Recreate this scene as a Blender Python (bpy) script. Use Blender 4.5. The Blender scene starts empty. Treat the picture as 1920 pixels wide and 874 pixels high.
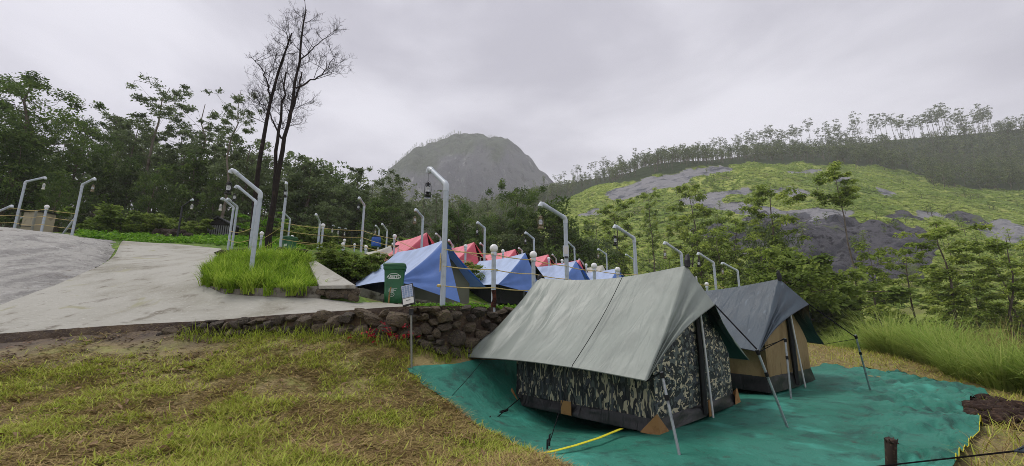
import bpy, math, random
import numpy as np
from mathutils import Vector, Matrix

R = math.radians
SC = bpy.context.scene
COL = SC.collection
random.seed(7)
RNG = np.random.default_rng(7)

# ---------------------------------------------------------------- camera
FPX, CX, CY, PITCH, EYE = 780.0, 960.0, 437.0, math.atan(158 / 780), 1.5
cam = bpy.data.cameras.new('camera')
cam.sensor_fit = 'HORIZONTAL'
cam.sensor_width = 36.0
cam.lens = FPX / 1920 * 36
cam.clip_start = 0.05
cam.clip_end = 5000
camo = bpy.data.objects.new('camera', cam)
camo.location = (0, 0, EYE)
camo.rotation_euler = (R(90) + PITCH, 0, 0)
COL.objects.link(camo)
SC.camera = camo

# ---------------------------------------------------------------- world: overcast sky
SUN_EL, SUN_ROT = R(62), R(288)
W = bpy.data.worlds.new('World')
SC.world = W
W.use_nodes = True
nt = W.node_tree
for n in list(nt.nodes):
    nt.nodes.remove(n)
out = nt.nodes.new('ShaderNodeOutputWorld')
bg = nt.nodes.new('ShaderNodeBackground')
bg.inputs['Strength'].default_value = 0.10
sky = nt.nodes.new('ShaderNodeTexSky')
sky.sky_type = 'NISHITA'
sky.sun_disc = False
sky.sun_elevation = SUN_EL
sky.sun_rotation = SUN_ROT
tc = nt.nodes.new('ShaderNodeTexCoord')
mp = nt.nodes.new('ShaderNodeMapping')
mp.inputs['Scale'].default_value = (1.0, 1.0, 2.2)
mp.inputs['Rotation'].default_value = (0.3, 0.2, 0.4)
n1 = nt.nodes.new('ShaderNodeTexNoise')
n1.inputs['Scale'].default_value = 1.7
n1.inputs['Detail'].default_value = 7
n1.inputs['Roughness'].default_value = 0.5
n1.inputs['Distortion'].default_value = 0.35
rp = nt.nodes.new('ShaderNodeValToRGB')
rp.color_ramp.interpolation = 'EASE'
rp.color_ramp.elements[0].position = 0.36
rp.color_ramp.elements[0].color = (4.1, 4.02, 4.6, 1)
rp.color_ramp.elements[1].position = 0.66
rp.color_ramp.elements[1].color = (6.7, 6.62, 7.2, 1)
mx = nt.nodes.new('ShaderNodeMix')
mx.data_type = 'RGBA'
mx.inputs['Factor'].default_value = 0.96
L = nt.links.new
L(tc.outputs['Generated'], mp.inputs['Vector'])
L(mp.outputs['Vector'], n1.inputs['Vector'])
L(n1.outputs['Fac'], rp.inputs['Fac'])
L(sky.outputs['Color'], mx.inputs['A'])
L(rp.outputs['Color'], mx.inputs['B'])
L(mx.outputs['Result'], bg.inputs['Color'])
L(bg.outputs['Background'], out.inputs['Surface'])

# ---------------------------------------------------------------- sun behind the clouds
sl = bpy.data.lights.new('sun', 'SUN')
sl.energy = 1.5
sl.angle = R(18)
sl.color = (1.0, 0.96, 0.9)
so = bpy.data.objects.new('sun', sl)
sd = Vector((math.sin(SUN_ROT) * math.cos(SUN_EL), math.cos(SUN_ROT) * math.cos(SUN_EL), math.sin(SUN_EL)))
so.rotation_euler = sd.to_track_quat('Z', 'Y').to_euler()
so.location = (0, 0, 300)
COL.objects.link(so)

vs = SC.view_settings
vs.view_transform = 'Standard'
vs.look = 'None'
vs.exposure = 0.40
vs.gamma = 1.0
SC.cycles.use_denoising = True
SC.cycles.denoising_input_passes = 'RGB_ALBEDO_NORMAL'
SC.cycles.denoising_prefilter = 'NONE'
SC.cycles.filter_width = 0.9
SC.cycles.max_bounces = 8
SC.cycles.diffuse_bounces = 3
SC.cycles.glossy_bounces = 2
SC.cycles.transmission_bounces = 4
SC.cycles.transparent_max_bounces = 8
SC.cycles.volume_bounces = 4
SC.cycles.caustics_reflective = False
SC.cycles.caustics_refractive = False

# ---------------------------------------------------------------- photograph geometry -> world
cth, sth = math.cos(PITCH), math.sin(PITCH)


def U(px, py, d):
    u, v = (px - CX) / FPX, (py - CY) / FPX
    return np.array((u * d, d * (cth + v * sth), EYE + d * (sth - v * cth)))


def GZ(px, py, z):
    v = (py - CY) / FPX
    return U(px, py, (z - EYE) / (sth - v * cth))


def PX(P):
    P = np.asarray(P, float)
    y, z = P[..., 1], P[..., 2] - EYE
    d = y * cth + z * sth
    dn = y * sth - z * cth
    return CX + FPX * P[..., 0] / d, CY + FPX * dn / d, d


# ---------------------------------------------------------------- numeric helpers
def smooth(a, b, x):
    t = np.clip((np.asarray(x, float) - a) / (b - a), 0, 1)
    return t * t * (3 - 2 * t)


def _hash(i, j, k=0):
    n = (i.astype(np.int64) * 374761393 + j.astype(np.int64) * 668265263 + k * 1274126177) & 0xffffffff
    n = ((n ^ (n >> 13)) * 1274126177) & 0xffffffff
    return ((n ^ (n >> 16)) & 0xffff) / 65535.0


def noise2(x, y, seed=0):
    x, y = np.asarray(x, float), np.asarray(y, float)
    xi, yi = np.floor(x), np.floor(y)
    fx, fy = x - xi, y - yi
    fx, fy = fx * fx * (3 - 2 * fx), fy * fy * (3 - 2 * fy)
    a, b = _hash(xi, yi, seed), _hash(xi + 1, yi, seed)
    c, d = _hash(xi, yi + 1, seed), _hash(xi + 1, yi + 1, seed)
    return (a + (b - a) * fx) * (1 - fy) + (c + (d - c) * fx) * fy - 0.5


def fbm(x, y, oct=4, seed=0):
    s, a = 0, 1.0
    for o in range(oct):
        s = s + a * noise2(np.asarray(x) * 2 ** o, np.asarray(y) * 2 ** o, seed + o)
        a *= .5
    return s


class TPS:
    def __init__(self, pts, lam=0.0, sc=1.0):
        P = np.array(pts, float)
        self.c = P[:, :2] / sc
        self.sc = sc
        n = len(P)
        K = self.k(self.c, self.c) + lam * np.eye(n)
        Q = np.hstack([np.ones((n, 1)), self.c])
        A = np.block([[K, Q], [Q.T, np.zeros((3, 3))]])
        self.w = np.linalg.solve(A, np.concatenate([P[:, 2], np.zeros(3)]))

    @staticmethod
    def k(a, b):
        d2 = ((a[:, None] - b[None]) ** 2).sum(-1)
        return d2 * np.log(d2 + 1e-9) * .5

    def __call__(self, x, y):
        x, y = np.broadcast_arrays(np.asarray(x, float), np.asarray(y, float))
        q = np.stack([x.ravel(), y.ravel()], -1) / self.sc
        o = np.empty(len(q))
        for i in range(0, len(q), 40000):
            s = q[i:i + 40000]
            o[i:i + 40000] = self.k(s, self.c) @ self.w[:-3] + self.w[-3] + s @ self.w[-2:]
        return o.reshape(x.shape)


# ---------------------------------------------------------------- mesh helpers
def link(o, parent=None):
    COL.objects.link(o)
    if parent is not None:
        o.parent = parent
    return o


def fast_mesh(name, V, F, mat=None, tint=None, smooth_=False, uv=None, mi=None, extra=None):
    V = np.asarray(V, np.float32).reshape(-1, 3)
    F = np.asarray(F, np.int32)
    m, k = F.shape
    me = bpy.data.meshes.new(name)
    me.vertices.add(len(V))
    me.vertices.foreach_set('co', V.ravel())
    me.loops.add(m * k)
    me.loops.foreach_set('vertex_index', F.ravel())
    me.polygons.add(m)
    me.polygons.foreach_set('loop_start', np.arange(m, dtype=np.int32) * k)
    if smooth_:
        me.polygons.foreach_set('use_smooth', np.ones(m, bool))
    for a in (mat if isinstance(mat, (list, tuple)) else [mat]):
        if a:
            me.materials.append(a)
    if mi is not None:
        me.polygons.foreach_set('material_index', np.asarray(mi, np.int32))
    me.update(calc_edges=True)
    if tint is not None:
        at = me.attributes.new('tint', 'FLOAT', 'FACE')
        at.data.foreach_set('value', np.asarray(tint, np.float32))
    if extra:
        for nm, val in extra.items():
            at = me.attributes.new(nm, 'FLOAT', 'POINT')
            at.data.foreach_set('value', np.asarray(val, np.float32))
    if uv is not None:
        u = me.uv_layers.new(name='uv')
        u.data.foreach_set('uv', np.asarray(uv, np.float32)[F.ravel()].ravel())
    return me


def mobj(name, me, parent=None):
    return link(bpy.data.objects.new(name, me), parent)


def grid_faces(nu, nv):
    i, j = np.meshgrid(np.arange(nu - 1), np.arange(nv - 1), indexing='ij')
    a = (i * nv + j).ravel()
    return np.stack([a, a + nv, a + nv + 1, a + 1], -1)


class MB:
    """collects tubes, boxes and turned shapes into one mesh"""

    def __init__(self):
        self.v, self.f, self.mi = [], [], []
        self.m = 0

    def add(self, V, F):
        b = len(self.v)
        self.v.extend([tuple(map(float, p)) for p in V])
        self.f.extend([tuple(int(i) + b for i in f) for f in F])
        self.mi.extend([self.m] * len(F))
        return self

    def tube(self, path, rad, n=8, cap=True):
        P = [Vector(tuple(map(float, p))) for p in path]
        if not hasattr(rad, '__len__'):
            rad = [rad] * len(P)
        V, F = [], []
        ref = None
        for i, p in enumerate(P):
            a = P[max(i - 1, 0)]
            b = P[min(i + 1, len(P) - 1)]
            t = (b - a)
            t = t.normalized() if t.length > 1e-9 else Vector((0, 0, 1))
            if ref is None:
                ref = Vector((1, 0, 0)) if abs(t.x) < .8 else Vector((0, 1, 0))
            x = (ref - t * ref.dot(t))
            x = x.normalized() if x.length > 1e-6 else t.orthogonal().normalized()
            ref = x
            y = t.cross(x)
            for k in range(n):
                an = 2 * math.pi * k / n
                V.append(p + (x * math.cos(an) + y * math.sin(an)) * rad[i])
        for i in range(len(P) - 1):
            for k in range(n):
                F.append((i * n + k, i * n + (k + 1) % n, (i + 1) * n + (k + 1) % n, (i + 1) * n + k))
        if cap:
            F.append(tuple(reversed(range(n))))
            F.append(tuple(range((len(P) - 1) * n, len(P) * n)))
        return self.add(V, F)

    def box(self, c, s, rot=None, taper=1.0):
        x, y, z = s[0] / 2, s[1] / 2, s[2] / 2
        V = [Vector((sx * x * (taper if sz > 0 else 1), sy * y * (taper if sz > 0 else 1), sz * z)) for sz in (-1, 1) for sx, sy in ((-1, -1), (1, -1), (1, 1), (-1, 1))]
        if rot is not None:
            V = [rot @ v for v in V]
        c = Vector(tuple(map(float, c)))
        return self.add([v + c for v in V], [(3, 2, 1, 0), (4, 5, 6, 7), (0, 1, 5, 4), (1, 2, 6, 5), (2, 3, 7, 6), (3, 0, 4, 7)])

    def lathe(self, prof, n=14, c=(0, 0, 0)):
        V, F = [], []
        for r, z in prof:
            for k in range(n):
                a = 2 * math.pi * k / n
                V.append((c[0] + r * math.cos(a), c[1] + r * math.sin(a), c[2] + z))
        for i in range(len(prof) - 1):
            for k in range(n):
                F.append((i * n + k, i * n + (k + 1) % n, (i + 1) * n + (k + 1) % n, (i + 1) * n + k))
        F.append(tuple(reversed(range(n))))
        F.append(tuple(range((len(prof) - 1) * n, len(prof) * n)))
        return self.add(V, F)

    def mesh(self, name, mat, smooth_=False):
        me = bpy.data.meshes.new(name)
        me.from_pydata(self.v, [], self.f)
        for a in (mat if isinstance(mat, (list, tuple)) else [mat]):
            me.materials.append(a)
        if isinstance(mat, (list, tuple)):
            me.polygons.foreach_set('material_index', np.array(self.mi, np.int32))
        if smooth_:
            me.polygons.foreach_set('use_smooth', np.ones(len(me.polygons), bool))
            me.set_sharp_from_angle(angle=R(50))
        me.update()
        return me

    def obj(self, name, mat, parent=None, smooth_=False):
        return mobj(name, self.mesh(name, mat, smooth_), parent)


def tag(o, label, cat, group=None, kind=None):
    o['label'] = label
    o['category'] = cat
    if group:
        o['group'] = group
    if kind:
        o['kind'] = kind
    return o


def thing(name, loc, label, cat, group=None, rz=0.0):
    o = bpy.data.objects.new(name, None)
    o.empty_display_size = .2
    o.location = tuple(map(float, loc))
    o.rotation_euler = (0, 0, rz)
    link(o)
    return tag(o, label, cat, group)


def copy_tree(src, loc, rz=0.0, sc=1.0, label=None, group=None):
    r = src.copy()
    COL.objects.link(r)
    r.location = tuple(map(float, loc))
    r.rotation_euler = (0, 0, rz)
    r.scale = (sc, sc, sc) if not hasattr(sc, '__len__') else sc
    if label:
        r['label'] = label
    if group:
        r['group'] = group
    for ch in SRC_CH.get(src.name, ()):
        c = ch.copy()
        COL.objects.link(c)
        c.parent = r
        for g in SRC_CH.get(ch.name, ()):
            d = g.copy()
            COL.objects.link(d)
            d.parent = c
    return r


SRC_CH = {}


def remember(src):
    for o in [src] + list(src.children):
        SRC_CH[o.name] = list(o.children)


def struct(o):
    o['kind'] = 'structure'
    return o


# ---------------------------------------------------------------- materials
def S(r, g, b):
    f = lambda c: ((c / 255) / 12.92) if c / 255 < .04045 else (((c / 255) + .055) / 1.055) ** 2.4
    return (f(r), f(g), f(b), 1)


class Mat:
    def __init__(self, name, col=(.5, .5, .5, 1), rough=.7, spec=.3, coord='Object'):
        self.m = bpy.data.materials.new(name)
        self.m.use_nodes = True
        self.n = self.m.node_tree.nodes
        self.l = self.m.node_tree.links
        self.b = self.n['Principled BSDF']
        self.b.inputs['Base Color'].default_value = col
        self.b.inputs['Roughness'].default_value = rough
        self.b.inputs['Specular IOR Level'].default_value = spec
        self.t = self.n.new('ShaderNodeTexCoord').outputs[coord] if coord != 'World' else None
        if coord == 'World':
            self.t = self.n.new('ShaderNodeNewGeometry').outputs['Position']
        self.col = None
        self.c0 = col
        self.bump_in = None

    def mapped(self, st=(1, 1, 1), rot=(0, 0, 0)):
        if st == (1, 1, 1) and rot == (0, 0, 0):
            return self.t
        m = self.n.new('ShaderNodeMapping')
        m.inputs['Scale'].default_value = st
        m.inputs['Rotation'].default_value = rot
        self.l.new(self.t, m.inputs['Vector'])
        return m.outputs['Vector']

    def ramp(self, src, lo, hi):
        r = self.n.new('ShaderNodeMapRange')
        r.interpolation_type = 'SMOOTHSTEP'
        r.inputs['From Min'].default_value = lo
        r.inputs['From Max'].default_value = hi
        self.l.new(src, r.inputs['Value'])
        return r.outputs['Result']

    def noise(self, scale, detail=4, st=(1, 1, 1), rough=.55, dist=0., rot=(0, 0, 0)):
        t = self.n.new('ShaderNodeTexNoise')
        t.inputs['Scale'].default_value = scale
        t.inputs['Detail'].default_value = detail
        t.inputs['Roughness'].default_value = rough
        t.inputs['Distortion'].default_value = dist
        self.l.new(self.mapped(st, rot), t.inputs['Vector'])
        return t.outputs['Fac']

    def voro(self, scale, st=(1, 1, 1), feat='F1', out='Distance'):
        t = self.n.new('ShaderNodeTexVoronoi')
        t.feature = feat
        t.inputs['Scale'].default_value = scale
        self.l.new(self.mapped(st), t.inputs['Vector'])
        return t.outputs[out]

    def attr(self, name):
        a = self.n.new('ShaderNodeAttribute')
        a.attribute_name = name
        return a.outputs['Fac']

    def rand(self):
        return self.n.new('ShaderNodeObjectInfo').outputs['Random']

    def back(self):
        return self.n.new('ShaderNodeNewGeometry').outputs['Backfacing']

    def add(self, a, b):
        o = self.mul(a, b)
        o.node.operation = 'ADD'
        return o

    def mul(self, a, b):
        m = self.n.new('ShaderNodeMath')
        m.operation = 'MULTIPLY'
        for i, x in enumerate((a, b)):
            if isinstance(x, (int, float)):
                m.inputs[i].default_value = x
            else:
                self.l.new(x, m.inputs[i])
        return m.outputs[0]

    def layer(self, fac, col):
        m = self.n.new('ShaderNodeMix')
        m.data_type = 'RGBA'
        if isinstance(fac, (int, float)):
            m.inputs['Factor'].default_value = fac
        else:
            self.l.new(fac, m.inputs['Factor'])
        if self.col is None:
            m.inputs['A'].default_value = self.c0
        else:
            self.l.new(self.col, m.inputs['A'])
        m.inputs['B'].default_value = col
        self.col = m.outputs['Result']
        self.l.new(self.col, self.b.inputs['Base Color'])
        return self

    def bump(self, h, strength=.5, dist=.02):
        b = self.n.new('ShaderNodeBump')
        b.inputs['Strength'].default_value = strength
        b.inputs['Distance'].default_value = dist
        self.l.new(h, b.inputs['Height'])
        if self.bump_in is not None:
            self.l.new(self.bump_in, b.inputs['Normal'])
        self.bump_in = b.outputs['Normal']
        self.l.new(self.bump_in, self.b.inputs['Normal'])
        return self

    def roughmap(self, fac, a, b):
        r = self.n.new('ShaderNodeMapRange')
        r.inputs['To Min'].default_value = a
        r.inputs['To Max'].default_value = b
        self.l.new(fac, r.inputs['Value'])
        self.l.new(r.outputs['Result'], self.b.inputs['Roughness'])
        return self

    def leafy(self, amount=.3, col=None):
        """thin leaf: part of the light passes through"""
        tr = self.n.new('ShaderNodeBsdfTranslucent')
        ms = self.n.new('ShaderNodeMixShader')
        ms.inputs['Fac'].default_value = amount
        if self.col is not None:
            self.l.new(self.col, tr.inputs['Color'])
        else:
            tr.inputs['Color'].default_value = self.c0
        o = self.n['Material Output']
        self.l.new(self.b.outputs['BSDF'], ms.inputs[1])
        self.l.new(tr.outputs['BSDF'], ms.inputs[2])
        self.l.new(ms.outputs['Shader'], o.inputs['Surface'])
        return self


def plain(name, col, rough=.6, spec=.3, metal=0., noise=None):
    M = Mat(name, col, rough, spec)
    M.b.inputs['Metallic'].default_value = metal
    if noise:
        sc, c2, lo, hi = noise
        M.layer(M.ramp(M.noise(sc, 5), lo, hi), c2)
    return M.m


def foliage_mat(name, dark, mid, lite, yellow=None, tr=.3, ry=.25):
    M = Mat(name, mid, .6, .12)
    a = M.attr('tint')
    M.layer(M.ramp(a, .32, .0), dark)
    M.layer(M.ramp(a, .42, .95), lite)
    if yellow:
        M.layer(M.mul(M.ramp(M.rand(), .0, 1.), ry), yellow)
    M.leafy(tr)
    return M.m


BROAD = foliage_mat('broadleaf_green', S(50, 68, 34), S(80, 104, 50), S(124, 146, 72), S(96, 114, 54), tr=.4)
OAKM = foliage_mat('silver_oak_green', S(62, 76, 50), S(98, 114, 74), S(134, 150, 100), S(110, 122, 78), tr=.4)
ACAC = foliage_mat('acacia_green', S(76, 96, 38), S(130, 152, 62), S(182, 196, 92), S(140, 150, 70), tr=.45)
EUCA = foliage_mat('eucalyptus_green', S(62, 76, 54), S(98, 112, 74), S(140, 150, 98), S(108, 116, 82), tr=.4)
SCRUB = foliage_mat('scrub_green', S(60, 80, 34), S(104, 126, 52), S(152, 170, 78), S(116, 126, 62), tr=.45)
FRESH = foliage_mat('fresh_green', S(62, 98, 22), S(94, 140, 34), S(140, 180, 58), tr=.4)
GRASSM = foliage_mat('planter_grass_green', S(92, 124, 34), S(132, 164, 50), S(178, 200, 84), tr=.4)
TUSSM = foliage_mat('tussock_green', S(100, 130, 54), S(146, 176, 80), S(192, 204, 118), S(176, 172, 104), tr=.5, ry=.35)
DRYG = foliage_mat('dry_grass', S(110, 92, 56), S(150, 130, 84), S(182, 164, 112), tr=.25)
HILLG = foliage_mat('hill_grass_green', S(106, 132, 62), S(142, 168, 80), S(180, 196, 106), S(166, 168, 94), tr=.4)
# mown lawn: straw and green
M_ = Mat('mown_grass', S(180, 160, 106), .65, .15)
a_ = M_.attr('tint')
M_.layer(M_.ramp(a_, .30, .05), S(108, 84, 58))
M_.layer(M_.ramp(a_, .46, .62), S(160, 164, 70))
M_.layer(M_.ramp(a_, .72, .98), S(184, 196, 86))
M_.leafy(.25)
LAWN = M_.m

BARK = plain('grey_brown_bark', S(92, 82, 70), .85, .1, noise=(3., S(140, 132, 120), .45, .75))
DARKBARK = plain('dark_wet_bark', S(40, 35, 33), .8, .15, noise=(4., S(66, 54, 48), .5, .8))
PALEBARK = plain('pale_bark', S(120, 112, 100), .85, .1, noise=(2., S(80, 70, 58), .45, .7))
# ================================================================ TERRAIN
# retaining wall line (front edge of the upper terrace), y as a function of x
_w = [U(-700, 645, 8.3), U(0, 632, 8.0), U(200, 618, 8.1), U(400, 607, 8.2), U(600, 591, 8.1), U(700, 583, 8.0), U(770, 579, 7.9), U(835, 583, 7.85), U(930, 585, 8.75)]
_wx = [-60.] + [p[0] for p in _w] + [1.65, 4.1, 6.8, 9.4, 12.5, 17., 60.]
_wy = [8.3] + [p[1] for p in _w] + [10.35, 13.0, 15.8, 18.8, 22.2, 27., 72.]


def WL(x):
    return np.interp(x, _wx, _wy)


def pw(*a):
    return [tuple(U(*q)) for q in a]


UP = pw((-700, 645, 8.3), (-300, 640, 8.1), (0, 632, 8.), (200, 618, 8.1), (400, 607, 8.2), (600, 591, 8.1), (740, 580, 8.), (829, 578, 8.), (927, 581, 9.),
        (-500, 600, 9.6), (0, 575, 9.8), (100, 540, 11.2), (180, 505, 13.5), (215, 480, 17), (235, 462, 22.5), (300, 457, 23.5), (415, 468, 20.5),
        (408, 485, 16), (388, 510, 12.5), (383, 540, 10.2), (420, 556, 9.6), (520, 562, 9.4), (665, 572, 9.3), (740, 573, 10.3), (250, 500, 14),
        (-500, 420, 23), (0, 431, 20.5), (60, 437, 20), (150, 448, 18.6), (335, 455, 24.8), (480, 530, 10.5), (560, 520, 11.5), (650, 552, 10.2), (585, 497, 12.6),
        (473, 474, 15.8), (525, 467, 17), (597, 470, 19.5), (681, 475, 19), (690, 480, 17.6), (640, 478, 17.6), (570, 475, 17),
        (690, 566, 12.6), (640, 540, 13.4), (650, 520, 14.6), (700, 500, 16.4),
        (200, 440, 35), (-200, 425, 34), (400, 446, 33), (540, 452, 33), (640, 464, 33), (650, 486, 25), (720, 486, 24), (0, 425, 45), (300, 440, 45), (500, 450, 46)) + [
    (1.36, 10.6, 1.65), (3.86, 13.3, 1.7), (6.5, 16.1, 1.75), (9.1, 19, 1.8), (12.2, 22.5, 1.85), (17, 27.5, 1.8),
    (-3, 13.3, 1.8), (-.8, 14, 1.85), (-.2, 17.5, 1.95), (2.3, 20.5, 2.0), (5.3, 24, 2.1), (9, 28, 2.1),
    (-3.8, 17.5, 3.1), (-1.3, 19.8, 3.25), (1.1, 22.3, 3.2), (3.7, 25.2, 3.2), (6.4, 28.2, 3.2), (9.1, 31, 3.2),
    (-5, 20, 3.25), (-2.7, 23.3, 3.4), (-.3, 27, 3.5), (2.4, 31, 3.6), (5.6, 35, 3.6), (10, 36, 3.2), (0, 40, 4.2), (-5, 36, 5.2), (8, 44, 3.), (16, 42, 1.5), (-3, 50, 5.), (-12, 50, 7.5),
    (26, 36, 0.5), (30, 50, -1.)]
tps_up = TPS(UP, .02)

LO = pw((0, 640, 7.95), (-700, 650, 8.2), (-300, 645, 8.1), (200, 626, 8.0), (400, 622, 8.05), (0, 874, 3.6), (0, 760, 5.2), (500, 874, 3.6), (500, 720, 5.8), (400, 632, 7.9), (500, 632, 7.75),
        (600, 634, 7.65), (690, 640, 7.5), (780, 684, 6.9), (880, 788, 5.55), (840, 745, 6.2), (1000, 862, 4.4), (-500, 874, 3.6), (-500, 720, 5.8),
        (770, 692, 6.75), (890, 676, 7.7), (700, 720, 6.2), (700, 800, 4.8)) + [
    (0, 0, .1), (-4, 0, .15), (4, 0, 0), (-8, 2, .3), (0, 2.6, .12), (-.35, 3.6, .1), (.0, 5.2, .0), (.9, 4.2, .0), (2, 4, 0), (2, 6, 0), (4, 6, 0), (4, 8, 0), (6, 8, 0), (-.05, 7.4, .0), (1, 8.4, 0), (2, 9.4, 0), (6, 10.5, 0), (8, 9, 0), (7, 6, 0), (5, 4, 0), (8, 4, -.05), (3, 11.2, .1), (0.2, 8.6, .6),
    (1.5, 9.9, .7), (4, 12.6, .7), (8, 13, .25), (6.5, 14.8, .8), (9.4, 17.9, .9), (10, 12, .25), (12, 13, .2), (13, 18, .6), (11, 9, -.15), (14, 10, -.6), (9.5, 8.0, -.05), (12.5, 7, -.4), (10, 5, -.3), (18, 18, -.8), (17, 13, -1.2), (22, 20, -2.5), (20, 10, -2.8), (15, 22, .3), (28, 14, -5), (26, 28, -4), (0, -6, 0), (10, -6, -.5), (-10, -6, .4)]
tps_lo = TPS(LO, .005)

FARP = pw((-700, 430, 80), (-300, 425, 80), (0, 410, 80), (0, 385, 260), (-600, 400, 260), (300, 420, 80), (300, 400, 260), (600, 435, 80), (600, 405, 300), (750, 430, 140), (780, 412, 650), (850, 428, 420),
          (960, 490, 95), (960, 440, 190), (940, 395, 420), (1050, 425, 200), (1050, 372, 300), (1100, 338, 430), (1000, 356, 470), (1200, 322, 430), (1300, 308, 430), (1400, 293, 430), (1500, 277, 430), (1700, 260, 420), (1900, 243, 400), (2200, 225, 400),
          (1150, 345, 320), (1200, 312, 310), (1300, 322, 260), (1400, 306, 290), (1500, 306, 285), (1600, 309, 280), (1500, 343, 215), (1700, 330, 265), (1750, 348, 255), (1900, 355, 235), (1900, 300, 320), (1600, 292, 340), (1350, 300, 360),
          (1150, 470, 130), (1250, 400, 190), (1400, 480, 125), (1350, 400, 175), (1550, 560, 92), (1550, 500, 104), (1550, 430, 122), (1500, 385, 165), (1650, 440, 125), (1700, 400, 165), (1800, 430, 150), (1900, 455, 130), (1900, 540, 85), (1700, 540, 88), (2200, 430, 150),
          (1250, 560, 80), (1400, 570, 82)) + [
    (-60, 20, 8), (-90, 50, 9), (-40, 45, 8.5), (-12, 52, 7.), (0, 58, 2.), (6, 62, -1), (20, 62, -5), (35, 55, -6), (50, 45, -6), (26, 38, -5), (40, 25, -6), (60, 20, -5), (28, 10, -5), (90, 30, 0), (60, 60, 0), (-30, 65, 8), (-10, 75, 3), (30, -20, -4), (-60, -20, 2), (120, 0, 6),
    (120, 600, 140), (400, 620, 160), (-200, 900, 150), (600, 200, 150), (-500, 600, 90), (-400, 200, 50), (600, 0, 120), (500, 900, 160), (0, 1000, 150)]
tps_far = TPS(FARP, .3, 30.)


def sdw(x, y):
    return (y - WL(x)) * .72


def upz(x, y):
    r = np.hypot(x, y)
    t = smooth(42, 58, r)
    return tps_up(x, y) * (1 - t) + tps_far(x, y) * t if np.any(t > 0) else tps_up(x, y)


def loz(x, y):
    r = np.hypot(x, y)
    t = smooth(18, 32, r)
    return tps_lo(x, y) * (1 - t) + tps_far(x, y) * t


def gz(x, y):
    x, y = np.asarray(x, float), np.asarray(y, float)
    return np.where(y > WL(x), upz(x, y), loz(x, y))


def g1(x, y):
    return float(gz(np.array([x]), np.array([y]))[0])


def down(px, d, dz=0.):
    """the point of the ground in the direction of a pixel column at a distance"""
    u = (px - CX) / FPX
    x = u * d
    z = 0.
    for _ in range(6):
        y = (d - (z - EYE) * sth) / cth
        z = g1(x, y)
    return np.array((x, y, z + dz))


# ---- ground materials
M_ = Mat('wet_soil', S(70, 57, 46), .7, .3)
M_.layer(M_.ramp(M_.noise(1.3, 6), .45, .65), S(92, 76, 58)).layer(M_.ramp(M_.noise(5., 6), .52, .68), S(56, 44, 36)).layer(M_.ramp(M_.noise(17., 5), .55, .7), S(110, 96, 66))
th_ = M_.attr('thatch')
M_.layer(th_, S(132, 118, 76)).layer(M_.mul(th_, M_.ramp(M_.noise(6, 8, rough=.7), .52, .66)), S(92, 78, 50)).layer(M_.mul(th_, M_.ramp(M_.noise(2.2, 6), .5, .66)), S(128, 130, 64)).layer(M_.mul(th_, M_.ramp(M_.noise(24, 6, (1, 2, 1), .7), .55, .68)), S(170, 154, 106))
M_.bump(M_.noise(9, 8), .7, .06).bump(M_.noise(40, 5), .6, .02)
SOIL = M_.m
M_ = Mat('grassy_ground', S(86, 112, 40), .8, .15, coord='World')
M_.layer(M_.ramp(M_.noise(.35, 6), .42, .6), S(66, 92, 34)).layer(M_.ramp(M_.noise(1.1, 6), .55, .68), S(104, 92, 60)).layer(M_.ramp(M_.noise(4.5, 5), .5, .7), S(128, 152, 52))
M_.bump(M_.noise(6, 8), .8, .1)
TURF = M_.m
M_ = Mat('hill_ground', S(146, 158, 78), .85, .1, coord='World')
M_.layer(M_.ramp(M_.noise(.02, 8), .40, .62), S(104, 124, 54)).layer(M_.ramp(M_.noise(.18, 8), .5, .68), S(164, 170, 92)).layer(M_.ramp(M_.noise(.07, 6), .56, .7), S(120, 122, 70))
M_.layer(M_.attr('wood'), S(50, 62, 36))
rk = M_.ramp(M_.add(M_.attr('rock'), M_.mul(M_.noise(.35, 9, (1, 1, .6), .7), 1.3)), 1.0, 1.24)
M_.layer(rk, S(136, 135, 138))
dk = M_.ramp(M_.add(M_.attr('cliff'), M_.mul(M_.noise(.25, 9, (1, 1, .6), .7), 1.2)), .98, 1.12)
M_.layer(dk, S(84, 83, 88))
M_.layer(M_.mul(dk, M_.ramp(M_.noise(.12, 9, (1, 1, .35), .62), .48, .66)), S(50, 51, 58))
M_.layer(M_.mul(dk, M_.ramp(M_.noise(.45, 9, (1, 1, .3), .7), .50, .62)), S(40, 40, 45)).layer(M_.mul(dk, M_.ramp(M_.noise(.3, 9, (1, 1, .3), .7, rot=(.3, .2, 1.)), .58, .68)), S(124, 122, 122))
M_.layer(M_.mul(dk, M_.ramp(M_.noise(.09, 9, (1.2, 1.2, .5), .6, .4), .60, .70)), S(88, 100, 52))
M_.layer(M_.mul(rk, M_.ramp(M_.noise(.14, 8, (1, 1, .5), .62), .48, .64)), S(88, 90, 98))
M_.layer(M_.mul(rk, M_.ramp(M_.noise(.3, 7), .60, .72)), S(150, 150, 156))
M_.bump(M_.noise(.12, 10, rough=.65), 1., 2.5)
HILL = M_.m
M_ = Mat('road_concrete', S(166, 164, 154), .75, .3)
M_.layer(M_.ramp(M_.noise(.55, 7), .42, .66), S(142, 139, 126)).layer(M_.ramp(M_.noise(2.2, 8), .58, .72), S(122, 117, 104)).layer(M_.ramp(M_.noise(26, 5, (.5, 1.6, 1)), .55, .74), S(186, 184, 176)).layer(M_.ramp(M_.noise(9, 8, (.35, 2.4, 1), .7), .64, .70), S(92, 88, 78))
M_.layer(M_.ramp(M_.noise(.8, 3, dist=1.), .62, .72), S(150, 148, 122)).layer(M_.ramp(M_.noise(34, 7, (.5, 2.2, 1), .75), .62, .70), S(84, 80, 72)).layer(M_.ramp(M_.noise(.9, 8, (1, 1, 1), .7), .58, .68), S(118, 113, 102))
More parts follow.
